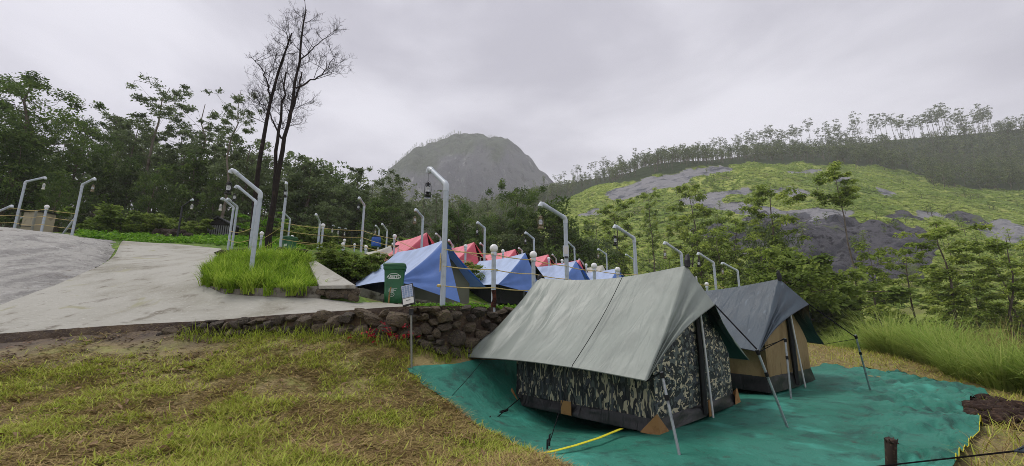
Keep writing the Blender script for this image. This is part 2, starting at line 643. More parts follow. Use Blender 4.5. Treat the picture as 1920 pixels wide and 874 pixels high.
M_.layer(M_.mul(M_.ramp(M_.voro(.16, (1, 1.3, .2), 'DISTANCE_TO_EDGE'), .006, .001), M_.ramp(M_.noise(.7, 4), .55, .66)), S(104, 100, 92))
wv = M_.noise(12, 6, (.25, 2.6, 1), .6, .5)
M_.bump(wv, .9, .03).bump(M_.noise(60, 4), .4, .008)
CONC = M_.m
M_ = Mat('grey_rock', S(174, 172, 166), .7, .3)
M_.layer(M_.ramp(M_.noise(.9, 8, (1, 1, 1), .65), .45, .62), S(140, 138, 134)).layer(M_.ramp(M_.noise(3.4, 9, (.7, 1.6, 1), .7), .54, .66), S(188, 186, 182)).layer(M_.ramp(M_.noise(7., 8, (.6, 1.8, 1), .7), .58, .68), S(74, 70, 70)).layer(M_.ramp(M_.noise(1.6, 5), .6, .72), S(104, 92, 80))
M_.layer(M_.ramp(M_.noise(30, 6, (.7, 1.4, 1), .7), .62, .70), S(206, 204, 198)).layer(M_.ramp(M_.noise(24, 6, (.5, 1.6, 1), .7, rot=(0, 0, .5)), .62, .70), S(84, 82, 82))
M_.bump(M_.noise(3, 10, (.6, 1.5, 1), .7), 1., .16).bump(M_.noise(18, 8, (.6, 1.5, 1), .7), 1., .03)
ROCK = M_.m


def lift(x, y):
    return fbm(x * .9, y * .9, 3, 5) * .05


def lzn(x, y):
    return loz(x, y) + fbm(x * 1.7, y * 1.7, 4, 3) * .045 * (1 - smooth(3.0, 1.6, np.hypot(x - 4, (y - 7) * .8)))


# ---- lower ground (lawn side) ------------------------------------------------
xs = np.concatenate([np.arange(-34, -12, .8), np.arange(-12, 14, .14), np.arange(14, 34, .7)])
T = np.concatenate([np.arange(0, 2.2, .12), np.arange(2.2, 10, .2), np.arange(10, 40.1, 1.)])
X, TT = np.meshgrid(xs, T, indexing='ij')
Y = WL(X) + .35 - TT
Zl = lzn(X, Y)
tarp_zone = (X > -1.2) & (X < 8.6) & (Y < 12.5)
Zl = Zl - np.where(tarp_zone, .03, 0)
mudn = fbm(X * 1.2, Y * 1.2, 4, 27)
thatch = 1 - smooth(-4.2, -6.0, X) * smooth(1.7, .6, TT + mudn * .9) - .5 * smooth(.7, .35, TT + mudn * .3)
thatch = np.clip(thatch * smooth(.62, .40, mudn), 0, 1)
gme = fast_mesh('ground', np.stack([X, Y, Zl], -1), grid_faces(len(xs), len(T))[:, ::-1], SOIL, smooth_=True, extra={'thatch': thatch.ravel()})
struct(mobj('ground', gme))

# ---- upper terrace ground -----------------------------------------------------
xs = np.concatenate([np.arange(-62, -24, 1.6), np.arange(-24, 14, .22), np.arange(14, 40, 1.)])
T = np.concatenate([[0, 0, 0], np.arange(.12, 18, .22), np.arange(18, 52, .9)])
X, TT = np.meshgrid(xs, T, indexing='ij')
Y = WL(X) + TT
Zu = upz(X, Y) + fbm(X * 1.1, Y * 1.1, 4, 9) * .06
Zu[:, 0] -= 1.6
Zu[:, 1] -= .35
Y[:, 0] += -.1
Y[:, 1] += -.02
ume = fast_mesh('terrace_ground', np.stack([X, Y, Zu], -1), grid_faces(len(xs), len(T)), TURF, smooth_=True)
struct(mobj('terrace_ground', ume))

# ---- far terrain: valley, green hill, wooded ridge ----------------------------
az = np.radians(np.linspace(-80, 82, 420))
rr = np.concatenate([np.linspace(27, 60, 18), 60 * (900 / 60) ** np.linspace(.02, 1, 190)])
A, RR = np.meshgrid(az, rr, indexing='ij')
X, Y = RR * np.sin(A), RR * np.cos(A)
tz = tps_far(X, Y)
edge = smooth(-5, 3, sdw(X, Y))
near = loz(X, Y) * (1 - edge) + upz(X, Y) * edge
bl = smooth(34, 58, RR)
Z = near * (1 - bl) + tz * bl - .6 * (1 - smooth(40, 60, RR))
pxx, pyy, _ = PX(np.stack([X, Y, Z], -1))


def blob(cx, cy, rx, ry, rot=0., pw_=1.):
    c, s = math.cos(rot), math.sin(rot)
    dx, dy = pxx - cx, pyy - cy
    return np.exp(-(((dx * c + dy * s) / rx) ** 2 + ((-dx * s + dy * c) / ry) ** 2) ** pw_)


nz = fbm(X * .045, Y * .045, 5, 21)
nz2 = fbm(pxx * .03, pyy * .05, 5, 31)
rockf = (blob(1235, 347, 75, 11, -.12) + blob(1310, 322, 70, 10, -.1) + blob(1330, 370, 70, 12, -.2) + blob(1170, 360, 50, 13, -.3) + blob(1490, 360, 45, 12, .1) + blob(1570, 338, 30, 8) + blob(1660, 362, 28, 8, .3)
         + blob(1500, 322, 40, 5) + blob(1400, 392, 90, 12, .1) + blob(1880, 430, 60, 28, .1) + blob(1760, 403, 45, 12) + blob(1110, 400, 30, 10, -.3) + blob(1550, 402, 80, 14, .05))
rock = smooth(.58, .78, rockf + nz * .6 + nz2 * .35)
clf = blob(1560, 475, 150, 62, .0, 1.6) + blob(1440, 430, 70, 34) + blob(1700, 470, 80, 50) + blob(1350, 450, 60, 18, .3) + blob(1810, 410, 40, 14, .2)
cliff = smooth(.42, .6, clf + nz * .5 + nz2 * .3)
bnd = np.interp(pxx, [900, 1000, 1100, 1200, 1300, 1400, 1500, 1640, 1700, 1760, 1850, 1920, 2300], [500, 400, 352, 332, 312, 303, 303, 306, 318, 345, 352, 356, 350])
wood = np.where((RR > 190) & (pyy < bnd + 3 + nz2 * 8), 1., 0.) * smooth(840, 900, pxx)
wood = np.maximum(wood, smooth(980, 860, pxx))
lowv = smooth(560, 600, pyy + nz2 * 30) * smooth(60, 40, RR)
wood = np.maximum(wood, lowv)
wood = np.maximum(wood, smooth(120, 60, RR) * (1 - cliff) * .8)
hillm = smooth(80, 130, RR) * (1 - np.clip(wood, 0, 1))
Z = Z + hillm * (fbm(X * .08, Y * .08, 4, 40) * 2.6 + fbm(X * .3, Y * .3, 3, 44) * .8) - np.clip(rock, 0, 1) * .6 + cliff * fbm(X * .15, Y * .15, 5, 48) * 4.0 * smooth(70, 100, RR)
FARX, FARY, FARZ, FROCK, FWOOD = X, Y, Z, np.maximum(rock, cliff), wood
fme = fast_mesh('hillside', np.stack([X, Y, Z], -1), grid_faces(len(az), len(rr))[:, ::-1], HILL, smooth_=True, extra={'rock': np.clip(rock * (1 - wood), 0, 1).ravel(), 'cliff': np.clip(cliff, 0, 1).ravel(), 'wood': np.clip(wood, 0, 1).ravel()})
struct(mobj('hillside', fme))


def farz(x, y):
    """height of the far terrain (table look-up)"""
    a = np.arctan2(x, y)
    r = np.hypot(x, y)
    i = np.clip(np.interp(a, az, np.arange(len(az))), 0, len(az) - 1.001)
    j = np.clip(np.interp(r, rr, np.arange(len(rr))), 0, len(rr) - 1.001)
    i0, j0 = i.astype(int), j.astype(int)
    fi, fj = i - i0, j - j0
    g = lambda A_: (A_[i0, j0] * (1 - fi) + A_[i0 + 1, j0] * fi) * (1 - fj) + (A_[i0, j0 + 1] * (1 - fi) + A_[i0 + 1, j0 + 1] * fi) * fj
    return g(FARZ), g(FROCK), g(FWOOD)


# ---- the granite peak ---------------------------------------------------------
M_ = Mat('granite', S(96, 98, 100), .85, .15)
M_.layer(M_.ramp(M_.noise(.03, 9, (1, 1, .22), .65), .42, .62), S(84, 86, 92)).layer(M_.ramp(M_.noise(.06, 9, (1, 1, .15), .65), .56, .68), S(140, 140, 140))
gr = M_.attr('green')
M_.layer(gr, S(70, 84, 56)).layer(M_.mul(gr, M_.ramp(M_.noise(.05, 7), .45, .6)), S(56, 68, 42))
M_.layer(M_.mul(gr, M_.ramp(M_.noise(.12, 8, rough=.7), .5, .62)), S(42, 54, 34)).layer(M_.ramp(M_.noise(.05, 9, (1, 1, .2), .7, rot=(0, 0, .7)), .56, .64), S(60, 64, 62))
M_.bump(M_.noise(.05, 9, (1, 1, .3), .65), 1., 12.)
GRAN = M_.m
D0 = 900.
cx_ = np.linspace(-370, 215, 130)
prof_px = [640, 690, 725, 752, 776, 802, 836, 864, 900, 930, 950, 976, 994, 1012, 1034, 1080, 1130]
prof_py = [410, 372, 342, 316, 294, 281, 268, 262, 261, 264, 270, 293, 308, 332, 352, 385, 420]
pv = (np.array(prof_py) - CY) / FPX
pz_ = EYE + D0 * (sth - pv * cth) / (cth + pv * sth)
pc = np.stack([(np.array(prof_px) - CX) / FPX * (D0 * cth + (pz_ - EYE) * sth), np.full(len(pv), D0), pz_], -1)
crest = np.interp(cx_, pc[:, 0], pc[:, 2])
tt = np.linspace(0, 1.5, 90)
CXg, TTg = np.meshgrid(cx_, tt, indexing='ij')
Yb = D0 - 190 + TTg * 190
base = 95.
prof = np.where(TTg <= 1, np.sin(np.clip(TTg, 0, 1) * math.pi / 2) ** .62, 1 - (TTg - 1) * .9)
Zm = base + (crest[:, None] - base) * prof
Zm += fbm(CXg * .03, Yb * .03, 5, 60) * 16 * np.clip(1 - np.abs(TTg - 1) * 0, 0, 1) * smooth(0, .2, 1 - TTg)
Xm = CXg + fbm(CXg * .015 + 9, Zm * .015, 3, 66) * 16 * smooth(1., .6, TTg)
mpx, mpy, _ = PX(np.stack([Xm, Yb, Zm], -1))
mn = fbm(mpx * .03, mpy * .03, 5, 70)
line = np.interp(mpx, [700, 760, 830, 900, 950, 1030], [345, 335, 300, 285, 275, 330])
grn = smooth(12, -10, mpy - line + mn * 40) * smooth(990, 930, mpx)
grn = np.maximum(grn, smooth(780, 740, mpx + mn * 30)) * .8
grn = np.maximum(grn, smooth(405, 425, mpy + mn * 25))
struct(mobj('granite_mountain', fast_mesh('granite_mountain', np.stack([Xm, Yb, Zm], -1), grid_faces(len(cx_), len(tt)), GRAN, smooth_=True, extra={'green': np.clip(grn, 0, 1).ravel()})))


# ---- concrete road and smooth rock outcrop ------------------------------------
def ribbon(name, A_, B_, n, m, mat, dz, zf, bulge=None):
    A_, B_ = np.array(A_), np.array(B_)
    s = np.linspace(0, 1, len(A_))
    q = np.linspace(0, 1, n)
    a = np.stack([np.interp(q, s, A_[:, k]) for k in (0, 1)], -1)
    b = np.stack([np.interp(q, s, B_[:, k]) for k in (0, 1)], -1)
    a[1:-1] = (a[:-2] + 2 * a[1:-1] + a[2:]) / 4
    t = np.linspace(0, 1, m)[None, :, None]
    P = a[:, None] * (1 - t) + b[:, None] * t
    z = zf(P[..., 0], P[..., 1]) + dz
    if bulge is not None:
        z = z + bulge(P[..., 0], P[..., 1], t[..., 0])
    V = np.concatenate([P, z[..., None]], -1)
    me = fast_mesh(name, V, grid_faces(n, m), mat, smooth_=True)
    return struct(mobj(name, me))


near_e = pw((-700, 645, 8.3), (-300, 640, 8.1), (0, 632, 8.), (70, 628, 8.03), (120, 624, 8.05), (160, 621, 8.08), (190, 619, 8.1), (300, 613, 8.15), (325, 612, 8.16), (350, 610, 8.17), (372, 609, 8.18), (400, 607, 8.2), (500, 599, 8.15), (600, 591, 8.1), (665, 586, 8.05), (740, 580, 8.0), (775, 579, 7.95))
far_e = pw((-700, 615, 9.0), (-300, 590, 9.6), (0, 575, 9.8), (100, 540, 11.2), (180, 505, 13.5), (215, 480, 17), (235, 462, 22.5), (415, 468, 20.5), (408, 485, 16), (388, 510, 12.5), (383, 540, 10.2), (420, 556, 9.6), (520, 562, 9.4), (600, 568, 9.35), (665, 572, 9.3), (740, 574, 10.), (775, 576, 10.))
ribbon('concrete_road', near_e, far_e, 170, 70, CONC, .05, tps_up, lambda x, y, t: fbm(x * 2, y * 2, 3, 12) * .02 + fbm(x * .5, y * 5, 3, 14) * .018)
rock_lo = pw((-700, 615, 9.0), (-300, 590, 9.6), (0, 575, 9.8), (100, 540, 11.2), (160, 515, 12.8), (195, 492, 15), (225, 468, 20))
rock_hi = pw((-900, 415, 24), (-300, 422, 22), (0, 430, 20.8), (60, 436, 20.2), (150, 446, 19), (190, 455, 19.5), (228, 464, 21))
ribbon('rock_outcrop', rock_lo, rock_hi, 120, 70, ROCK, .0, tps_up, lambda x, y, t: (np.sin(np.clip(t, 0, 1) * math.pi) * .30 + .03) * smooth(235, 120, CX + FPX * x / (y * 1.02)) + fbm(x * .8, y * .8, 5, 16) * .12 * np.sin(np.clip(t, 0, 1) * math.pi) + fbm(x * 3, y * 3, 4, 17) * .06)
# ================================================================ TENTS
def fly_mat(name, front, back, rough=.5, wrinkle=.5, drops=False, spot=None, tr=0.):
    M = Mat(name, front, rough, .45)
    M.layer(M.ramp(M.noise(1.6, 5, (1, 1.4, 1)), .4, .68), tuple(c * .82 for c in front[:3]) + (1,))
    if spot:
        M.layer(M.ramp(M.noise(7, 6, (.6, 1.6, .6)), .62, .72), spot)
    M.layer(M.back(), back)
    M.bump(M.noise(2.6, 3, (.5, 2.2, .5), .45, .8), wrinkle * .8, .06)
    M.bump(M.noise(14, 4, (.9, 1.3, .9)), wrinkle * .35, .01)
    if drops:
        M.bump(M.voro(95, (1, 1, 1)), .35, .004)
    M.roughmap(M.noise(2.2, 5), rough - .12, rough + .15)
    if tr:
        M.leafy(tr)
    return M.m


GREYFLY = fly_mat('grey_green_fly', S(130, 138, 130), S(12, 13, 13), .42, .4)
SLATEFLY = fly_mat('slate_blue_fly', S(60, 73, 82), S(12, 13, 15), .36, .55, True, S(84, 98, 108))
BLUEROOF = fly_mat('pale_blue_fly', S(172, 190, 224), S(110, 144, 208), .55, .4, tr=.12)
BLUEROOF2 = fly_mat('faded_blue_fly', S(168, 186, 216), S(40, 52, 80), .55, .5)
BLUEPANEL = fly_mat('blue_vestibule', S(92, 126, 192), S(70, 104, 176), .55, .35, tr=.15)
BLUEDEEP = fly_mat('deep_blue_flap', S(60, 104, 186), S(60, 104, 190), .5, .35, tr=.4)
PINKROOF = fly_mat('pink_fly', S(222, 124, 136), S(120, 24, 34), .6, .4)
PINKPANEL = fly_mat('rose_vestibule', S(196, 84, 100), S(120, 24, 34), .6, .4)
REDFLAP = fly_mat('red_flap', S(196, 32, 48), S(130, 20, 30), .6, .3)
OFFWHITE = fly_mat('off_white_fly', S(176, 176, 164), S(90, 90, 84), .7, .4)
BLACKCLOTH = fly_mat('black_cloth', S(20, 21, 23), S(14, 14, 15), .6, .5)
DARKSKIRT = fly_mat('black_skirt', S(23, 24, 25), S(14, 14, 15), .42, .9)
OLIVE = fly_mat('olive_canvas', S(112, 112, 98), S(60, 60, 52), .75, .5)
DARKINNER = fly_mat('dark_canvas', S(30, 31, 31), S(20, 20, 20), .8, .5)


def tan_mat():
    M = Mat('tan_canvas', S(150, 128, 92), .75, .2)
    M.layer(M.ramp(M.noise(2.2, 5, (1, 1, .6)), .45, .7), S(122, 100, 68))
    M.layer(M.ramp(M.noise(5, 6, (1, 1, .3)), .62, .75), S(88, 70, 46))
    M.bump(M.noise(4, 5, (1.6, 1.6, .5), .55, .6), .7, .05)
    return M.m


TANC = tan_mat()
TANP = plain('tan_patch', S(150, 112, 68), .6, .3, noise=(9, S(120, 84, 46), .5, .7))


def camo(name, k, st, dark=1.):
    M = Mat(name, S(46, 48, 47), .6, .3)
    d = lambda r, g, b: S(r * dark, g * dark, b * dark)
    M.layer(M.ramp(M.noise(k * 1.0, 2, st, .5, .9), .52, .535), d(86, 92, 88))
    M.layer(M.ramp(M.noise(k * 1.25, 2, st, .5, 1.1, (.5, .3, 1.)), .535, .55), d(24, 28, 34))
    M.layer(M.ramp(M.noise(k * 1.5, 2, st, .5, 1.2, (1.1, .2, .4)), .565, .58), d(176, 166, 140))
    M.layer(M.ramp(M.noise(k * 1.1, 2, st, .5, 1.2, (.1, 1.2, 2.4)), .60, .61), d(66, 70, 76))
    M.bump(M.noise(3.5, 5, (1.5, 1.5, .6), .55, .6), .6, .04)
    return M.m


CAMOF = camo('camouflage_front', 5.5, (1., 1., 1.5), 1.1)
CAMOS = camo('camouflage_side_shaded', 6.5, (1.1, 1.7, .5), .95)  # tones set darker than the front wall: side shade put into the colour
STEEL = plain('galvanised_pole', S(168, 172, 176), .4, .5, .6, noise=(14, S(120, 122, 126), .5, .7))
WHITEPOLE = plain('white_pole', S(206, 206, 204), .4, .4)
ROPEB = plain('black_rope', S(22, 22, 24), .8, .1)
WEB = plain('black_webbing', S(26, 26, 28), .7, .2)


def quadpatch(P00, P10, P01, P11, n, m, disp=None):
    u, w = np.meshgrid(np.linspace(0, 1, n), np.linspace(0, 1, m), indexing='ij')
    u, w = u[..., None], w[..., None]
    P = (P00 * (1 - u) + P10 * u) * (1 - w) + (P01 * (1 - u) + P11 * u) * w
    return P, u[..., 0], w[..., 0]


def build_fly(name, root, p, mats, res=(46, 30), fold=1., seed=0):
    """roof of two slopes with front and back awnings; mats = (roof, left vestibule, right vestibule)"""
    RB, RF = np.array(p['rb']), np.array(p['rf'])
    V, F, MI = [], [], []
    nb = 0
    HEMS = []
    for sg in (-1, 1):
        cb = np.array(p['cb']) * (1 if sg < 0 else 1)
        cf = np.array(p['cf'])
        cb = np.array((sg * cb[0], cb[1], cb[2]))
        cf = np.array((sg * cf[0], cf[1], cf[2])) if not (sg > 0 and 'cfr' in p) else np.array(p['cfr'])
        n, m = res
        P, u, w = quadpatch(RB, RF, cb, cf, n, m)
        nrm = np.array((sg * .72, 0, .69))
        sag = -np.sin(u * math.pi) * (1 - w) * p.get('rsag', .06)
        slope = -np.sin(w * math.pi) * .05
        eave = np.sin(u * math.pi) * w ** 3 * p.get('esag', .05)
        wr = fbm(u * 5 + seed, w * 1.6, 4, 100 + seed) * .026 * np.sin(np.clip(w, .02, 1) * math.pi * .9)
        # folds that run from the back of the ridge down to the corner
        bk = np.exp(-(u / .22) ** 2) * np.sin(np.clip(w, 0, 1) * math.pi) ** .7
        wr = wr + bk * np.sin((u * 46 - w * 5 + fbm(u * 4, w * 3, 3, 130 + seed) * 3)) * .030 * fold
        ft = np.exp(-((1 - u) / .10) ** 2) * np.sin(w * math.pi)
        wr = wr + ft * np.sin(u * 60 + w * 4) * .014 * fold
        P = P + nrm * (wr + slope)[..., None]
        P[..., 2] += sag + eave
        P[..., 0] -= sg * eave * 1.4
        tip = np.array(p['tipl' if sg < 0 else 'tipr'])
        # front awning
        nv = max(10, n // 3)
        edge = P[-1]
        ww = np.linspace(0, 1, m)
        tgt = tip * (1 - ww[:, None]) + cf * ww[:, None]
        conc = np.sin(ww * math.pi)[:, None]
        tgt = tgt + conc * ((np.array((0, .5, .25)) * p.get('conc', .16)) if True else 0)
        vv = np.linspace(0, 1, nv)[1:, None, None]
        Q = edge[None] * (1 - vv) + tgt[None] * vv
        vq = np.broadcast_to(vv[..., 0], (nv - 1, m))
        wq = np.broadcast_to(ww[None], (nv - 1, m))
        fr = np.sin(vq * 15 + 3.0 * fbm(vq * 2.2, wq * 2.5, 3, 160 + seed)) * .030 * np.sin(np.clip(wq, 0, 1) * math.pi) ** .6 * np.sin(vq * math.pi * .93) * fold
        fr = fr + fbm(vq * 5, wq * 2.2, 4, 170 + seed) * .03 * np.sin(wq * math.pi) * np.minimum(1, vq * 3) * fold
        fn = np.array((sg * .45, -.7, .5))
        Q = Q + fn * fr[..., None] - np.array((0, -.35, .35)) * (np.sin(vq * math.pi) * np.sin(wq * math.pi) * .09)[..., None]
        # back awning
        tipb = np.array(p['tipb'])
        edb = P[0]
        tgb = tipb * (1 - ww[:, None]) + cb * ww[:, None] - conc * np.array((0, .12, 0))
        vb = np.linspace(0, 1, 7)[:-1][:, None, None]
        B = tgb[None] * (1 - vb) + edb[None] * vb
        G = np.concatenate([B, P, Q], 0)
        a, b = G.shape[:2]
        HEMS += [P[:, -1], Q[-1], B[0]]
        V.append(G.reshape(-1, 3))
        fc = grid_faces(a, b) + nb
        if sg > 0:
            fc = fc[:, ::-1]
        fc = fc[:, ::-1]
        F.append(fc)
        mi = np.zeros((a - 1, b - 1), int)
        mi[len(B) + n - 1:, :] = 1 if sg < 0 else 2
        MI.append(mi.ravel())
        nb += a * b
    me = fast_mesh(name, np.concatenate(V), np.concatenate(F), list(mats), smooth_=True, mi=np.concatenate(MI))
    fo = mobj(name, me, root)
    if p.get('hem'):
        for G_ in HEMS:
            MB().tube(G_, .0075, 5).obj('hem', p['hem'], fo, True)
    return fo


def wall_patch(name, root, c4, mat, n=18, m=12, amp=.025, seed=0, out=(0, 0, 0)):
    c = [np.array(q, float) for q in c4]
    P, u, w = quadpatch(c[0], c[1], c[3], c[2], n, m)
    nr = np.cross(c[1] - c[0], c[3] - c[0])
    nr = nr / np.linalg.norm(nr)
    d = (fbm(u * 4 + seed, w * 2, 4, 200 + seed) * amp * 2 + np.sin(u * math.pi) * np.sin(w * math.pi) * amp) * np.sin(u * math.pi) ** .4
    P = P + nr * d[..., None]
    me = fast_mesh(name, P, grid_faces(n, m), mat, smooth_=True)
    return mobj(name, me, root)


def gable(name, root, hw, wh, rh, y, mat, z0=0., sg=-1, seed=0, rx=0.):
    """five-sided end wall"""
    n, m = 22, 18
    x = np.linspace(-1, 1, n)
    top = wh + (rh - wh) * (1 - np.abs(x))
    X, T_ = np.meshgrid(x, np.linspace(0, 1, m), indexing='ij')
    Zg = z0 + T_ * (top[:, None] - z0)
    Yg = y + sg * (fbm(X * 2 + seed, T_ * 2, 4, 220 + seed) * .06 + .03 * np.sin(T_ * math.pi)) * (1 - np.abs(X) ** 4)
    P = np.stack([X * hw + rx * T_, Yg, Zg], -1)
    f = grid_faces(n, m)
    if sg > 0:
        f = f[:, ::-1]
    return mobj(name, fast_mesh(name, P, f, mat, smooth_=True), root)


def inner_tent(root, hw, ln, wh, rh, mside, mfront, skirt=DARKSKIRT, sk=.26, patches=True):
    b = .05
    wall_patch('side_wall', root, [(-hw, ln, sk), (-hw, 0, sk), (-hw + b, 0, wh), (-hw + b, ln, wh)], mside, seed=1)
    wall_patch('side_wall', root, [(hw, 0, sk), (hw, ln, sk), (hw - b, ln, wh), (hw - b, 0, wh)], mside, seed=2)
    gable('front_wall', root, hw - .015, wh, rh, 0, mfront, sk, -1, 3)
    gable('back_wall', root, hw - .015, wh, rh, ln, mside, sk, 1, 4)
    wall_patch('inner_roof', root, [(-hw + b, ln, wh), (-hw + b, 0, wh), (0, 0, rh), (0, ln, rh)], mside, 8, 6, .01, 5)
    wall_patch('inner_roof', root, [(hw - b, 0, wh), (hw - b, ln, wh), (0, ln, rh), (0, 0, rh)], mside, 8, 6, .01, 6)
    e = .06
    c = [(-hw - e, ln + e), (-hw - e, -e), (hw + e, -e), (hw + e, ln + e)]
    d = [(-hw, ln), (-hw, 0), (hw, 0), (hw, ln)]
    for i in range(4):
        j = (i + 1) % 4
        wall_patch('mud_skirt', root, [c[i] + (.004,), c[j] + (.004,), d[j] + (sk + .004,), d[i] + (sk + .004,)], skirt, 20, 6, .03, 7 + i)


def corner_patch(root, x, y, sx, sy, s=.26):
    """triangular reinforcement that wraps a corner near the ground"""
    o = .09
    b = MB()
    px_, py_ = x + sx * o, y + sy * o
    V = [(px_, py_, .0), (px_ - sx * s, py_ + sy * .012, .0), (px_ - sx * s * .62, py_ - sy * .02, s * .42), (px_ - sx * .03, py_ - sy * .03, s * .95), (px_ + sx * .012, py_ - sy * s, .0), (px_ - sx * .02, py_ - sy * s * .62, s * .42)]
    V2 = [(a - sx * .012, c - sy * .012, z) for a, c, z in V]
    b.add(V + V2, [(0, 1, 2, 3), (0, 3, 5, 4), (9, 8, 7, 6), (10, 11, 9, 6), (0, 4, 10, 6), (1, 0, 6, 7), (2, 1, 7, 8), (3, 2, 8, 9), (5, 3, 9, 11), (4, 5, 11, 10)])
    return b.obj('corner_patch', TANP, root)


def rag(root, p, h=.16, tilt=.0):
    b = MB()
    b.tube([(0, 0, -.03), (tilt * .3, 0, h * .35), (tilt, .01, h * .75), (tilt * 1.7, .0, h)], [.045, .05, .04, .008], 7)
    o = b.obj('ridge_cap', BLACKCLOTH, root)
    o.location = p
    return o


def l2w(M0, yaw, q):
    c, s = math.cos(yaw), math.sin(yaw)
    return np.array((M0[0] + q[0] * c - q[1] * s, M0[1] + q[0] * s + q[1] * c, M0[2] + q[2]))


def w2l(M0, yaw, q):
    c, s = math.cos(yaw), math.sin(yaw)
    dx, dy = q[0] - M0[0], q[1] - M0[1]
    return np.array((dx * c + dy * s, -dx * s + dy * c, q[2] - M0[2]))


def rope(root, a, b, r=.008, sag=.0, mat=None, name='guy_rope', n=8):
    a, b = np.array(a, float), np.array(b, float)
    t = np.linspace(0, 1, n)
    P = a[None] * (1 - t[:, None]) + b[None] * t[:, None]
    P[:, 2] -= np.sin(t * math.pi) * sag
    return MB().tube(P, r, 5).obj(name, mat or ROPEB, root, True)


def support_pole(root, foot, top, r=.017):
    foot, top = np.array(foot, float), np.array(top, float)
    o = MB().tube([foot, foot * .5 + top * .5, top], [r, r, r], 10).obj('support_pole', STEEL, root, True)
    q = foot * .32 + top * .68
    d = (top - foot) / np.linalg.norm(top - foot)
    MB().tube([q - d * .03, q + d * .03], r * 1.5, 8).obj('clamp', WEB, o, True)
    q = top - d * .04
    MB().tube([q - d * .035, q + d * .03], r * 1.6, 8).obj('rope_lashing', WEB, o, True)
    return o


HEMG = plain('grey_hem', S(92, 98, 92), .6, .3)
HEMS_ = plain('slate_hem', S(44, 50, 58), .6, .3)
# ---- the grey-green camouflage tent ------------------------------------------------
M0, YAW = np.array((2.92, 6.86, .0)), R(43.6)
t0 = thing('camouflage_tent', M0, 'large tent with grey-green rain fly over camouflage walls, nearest on the green tarpaulin', 'tent', 'tents on the green tarpaulin', YAW)
L0 = lambda q: w2l(M0, YAW, q)
tip0 = np.array((-.10, -.40, 1.69))
fly0 = build_fly('rain_fly', t0, dict(rb=(-.37, 3.02, 2.31), rf=(-.13, -.02, 2.33), cb=(1.90, 3.55, .77), cf=(1.88, -.17, .72), tipl=tip0, tipr=tip0, tipb=(-.33, 3.2, 2.05), rsag=.12, esag=.05, hem=HEMG), (GREYFLY, GREYFLY, GREYFLY), (90, 56), 1., 1)
inner_tent(t0, 1.40, 2.66, .86, 2.16, CAMOS, CAMOF, DARKSKIRT, .17)
for sx, y_, sy in ((-1, 0, -1), (1, 0, -1), (-1, 2.66, 1), (1, 2.66, 1)):
    corner_patch(t0, sx * 1.4, y_, sx, sy, .27)
for (x_, y_, w_) in ((-1.492, 1.45, 0), (.12, -.10, 1)):
    MB().box((x_, y_, .12), (.012, .2, .2) if w_ == 0 else (.1, .012, .24)).obj('edge_patch', TANP, t0)
b = MB()
b.tube([(-.02, -.075, .05), (-.02, -.09, 1.0), (-.03, -.075, 1.9)], [.045, .05, .03], 6)
b.obj('door_zip_strip', BLACKCLOTH, t0, True)
MB().tube([(.06, -.16, .0), (-.0, -.15, 1.0), (-.05, -.13, 2.15)], .016, 10).obj('tent_pole', WHITEPOLE, t0, True)
rag(t0, (-.13, -.04, 2.33), .2, .05)
rag(t0, (-.37, 3.02, 2.29), .1, .06)
f_, p_ = GZ(1275, 858, .0), U(1240, 697, 4.88)
support_pole(t0, L0(f_), L0(p_))
rope(t0, L0(p_), (-1.88, -.17, .72), .009)
rope(t0, L0(p_ + np.array((0, 0, -.02))), (-1.42, .02, .72), .007)
f_, p_ = GZ(1478, 805, .0), U(1419, 655, 5.85)
support_pole(t0, L0(f_), L0(p_))
rope(t0, tip0, L0(p_), .011)
# rope over the roof and down to the ground
P0, P1_ = np.array((-.30, 1.02, 2.24)), np.array((-1.88, .98, .80))
tq = np.linspace(0, 1, 14)[:, None]
pp = P0 * (1 - tq) + P1_ * tq + np.array((-.05, 0, .02)) * 0 + np.array((-.006, 0, .014))
pp = pp + np.array((-.72, 0, .69)) * (-.05 * np.sin(tq * math.pi) + .012)
pp[:, 2] += -.0 
g_ = L0(GZ(1030, 832, .02))
b = MB().tube(np.concatenate([pp, [P1_ * .6 + g_ * .4], [g_]]), .0055, 5)
b.obj('guy_rope', ROPEB, t0, True)
for q in (L0(GZ(1030, 832, .0)), L0(GZ(916, 796, .0)), L0(GZ(1026, 842, 0.))):
    MB().tube([q + np.array((0, 0, -.03)), q + np.array((.03, .02, .09)), q + np.array((.06, .02, .10))], [.012, .012, .006], 6).obj('peg', WEB, t0, True)
rope(t0, (-1.46, 2.5, .12), L0(GZ(916, 796, .02)), .008)
rope(t0, (-1.90, 3.0, .74), L0(U(830, 760, 6.0)), .005, .02)
b = MB()
for k in range(2):
    o_ = k * .035
    b.tube([L0(GZ(868 + 0, 792 - k * 3, .03)), L0(GZ(952, 770 - k * 2, .03))], .011, 6)
b.obj('spare_rod', WEB, t0, True)

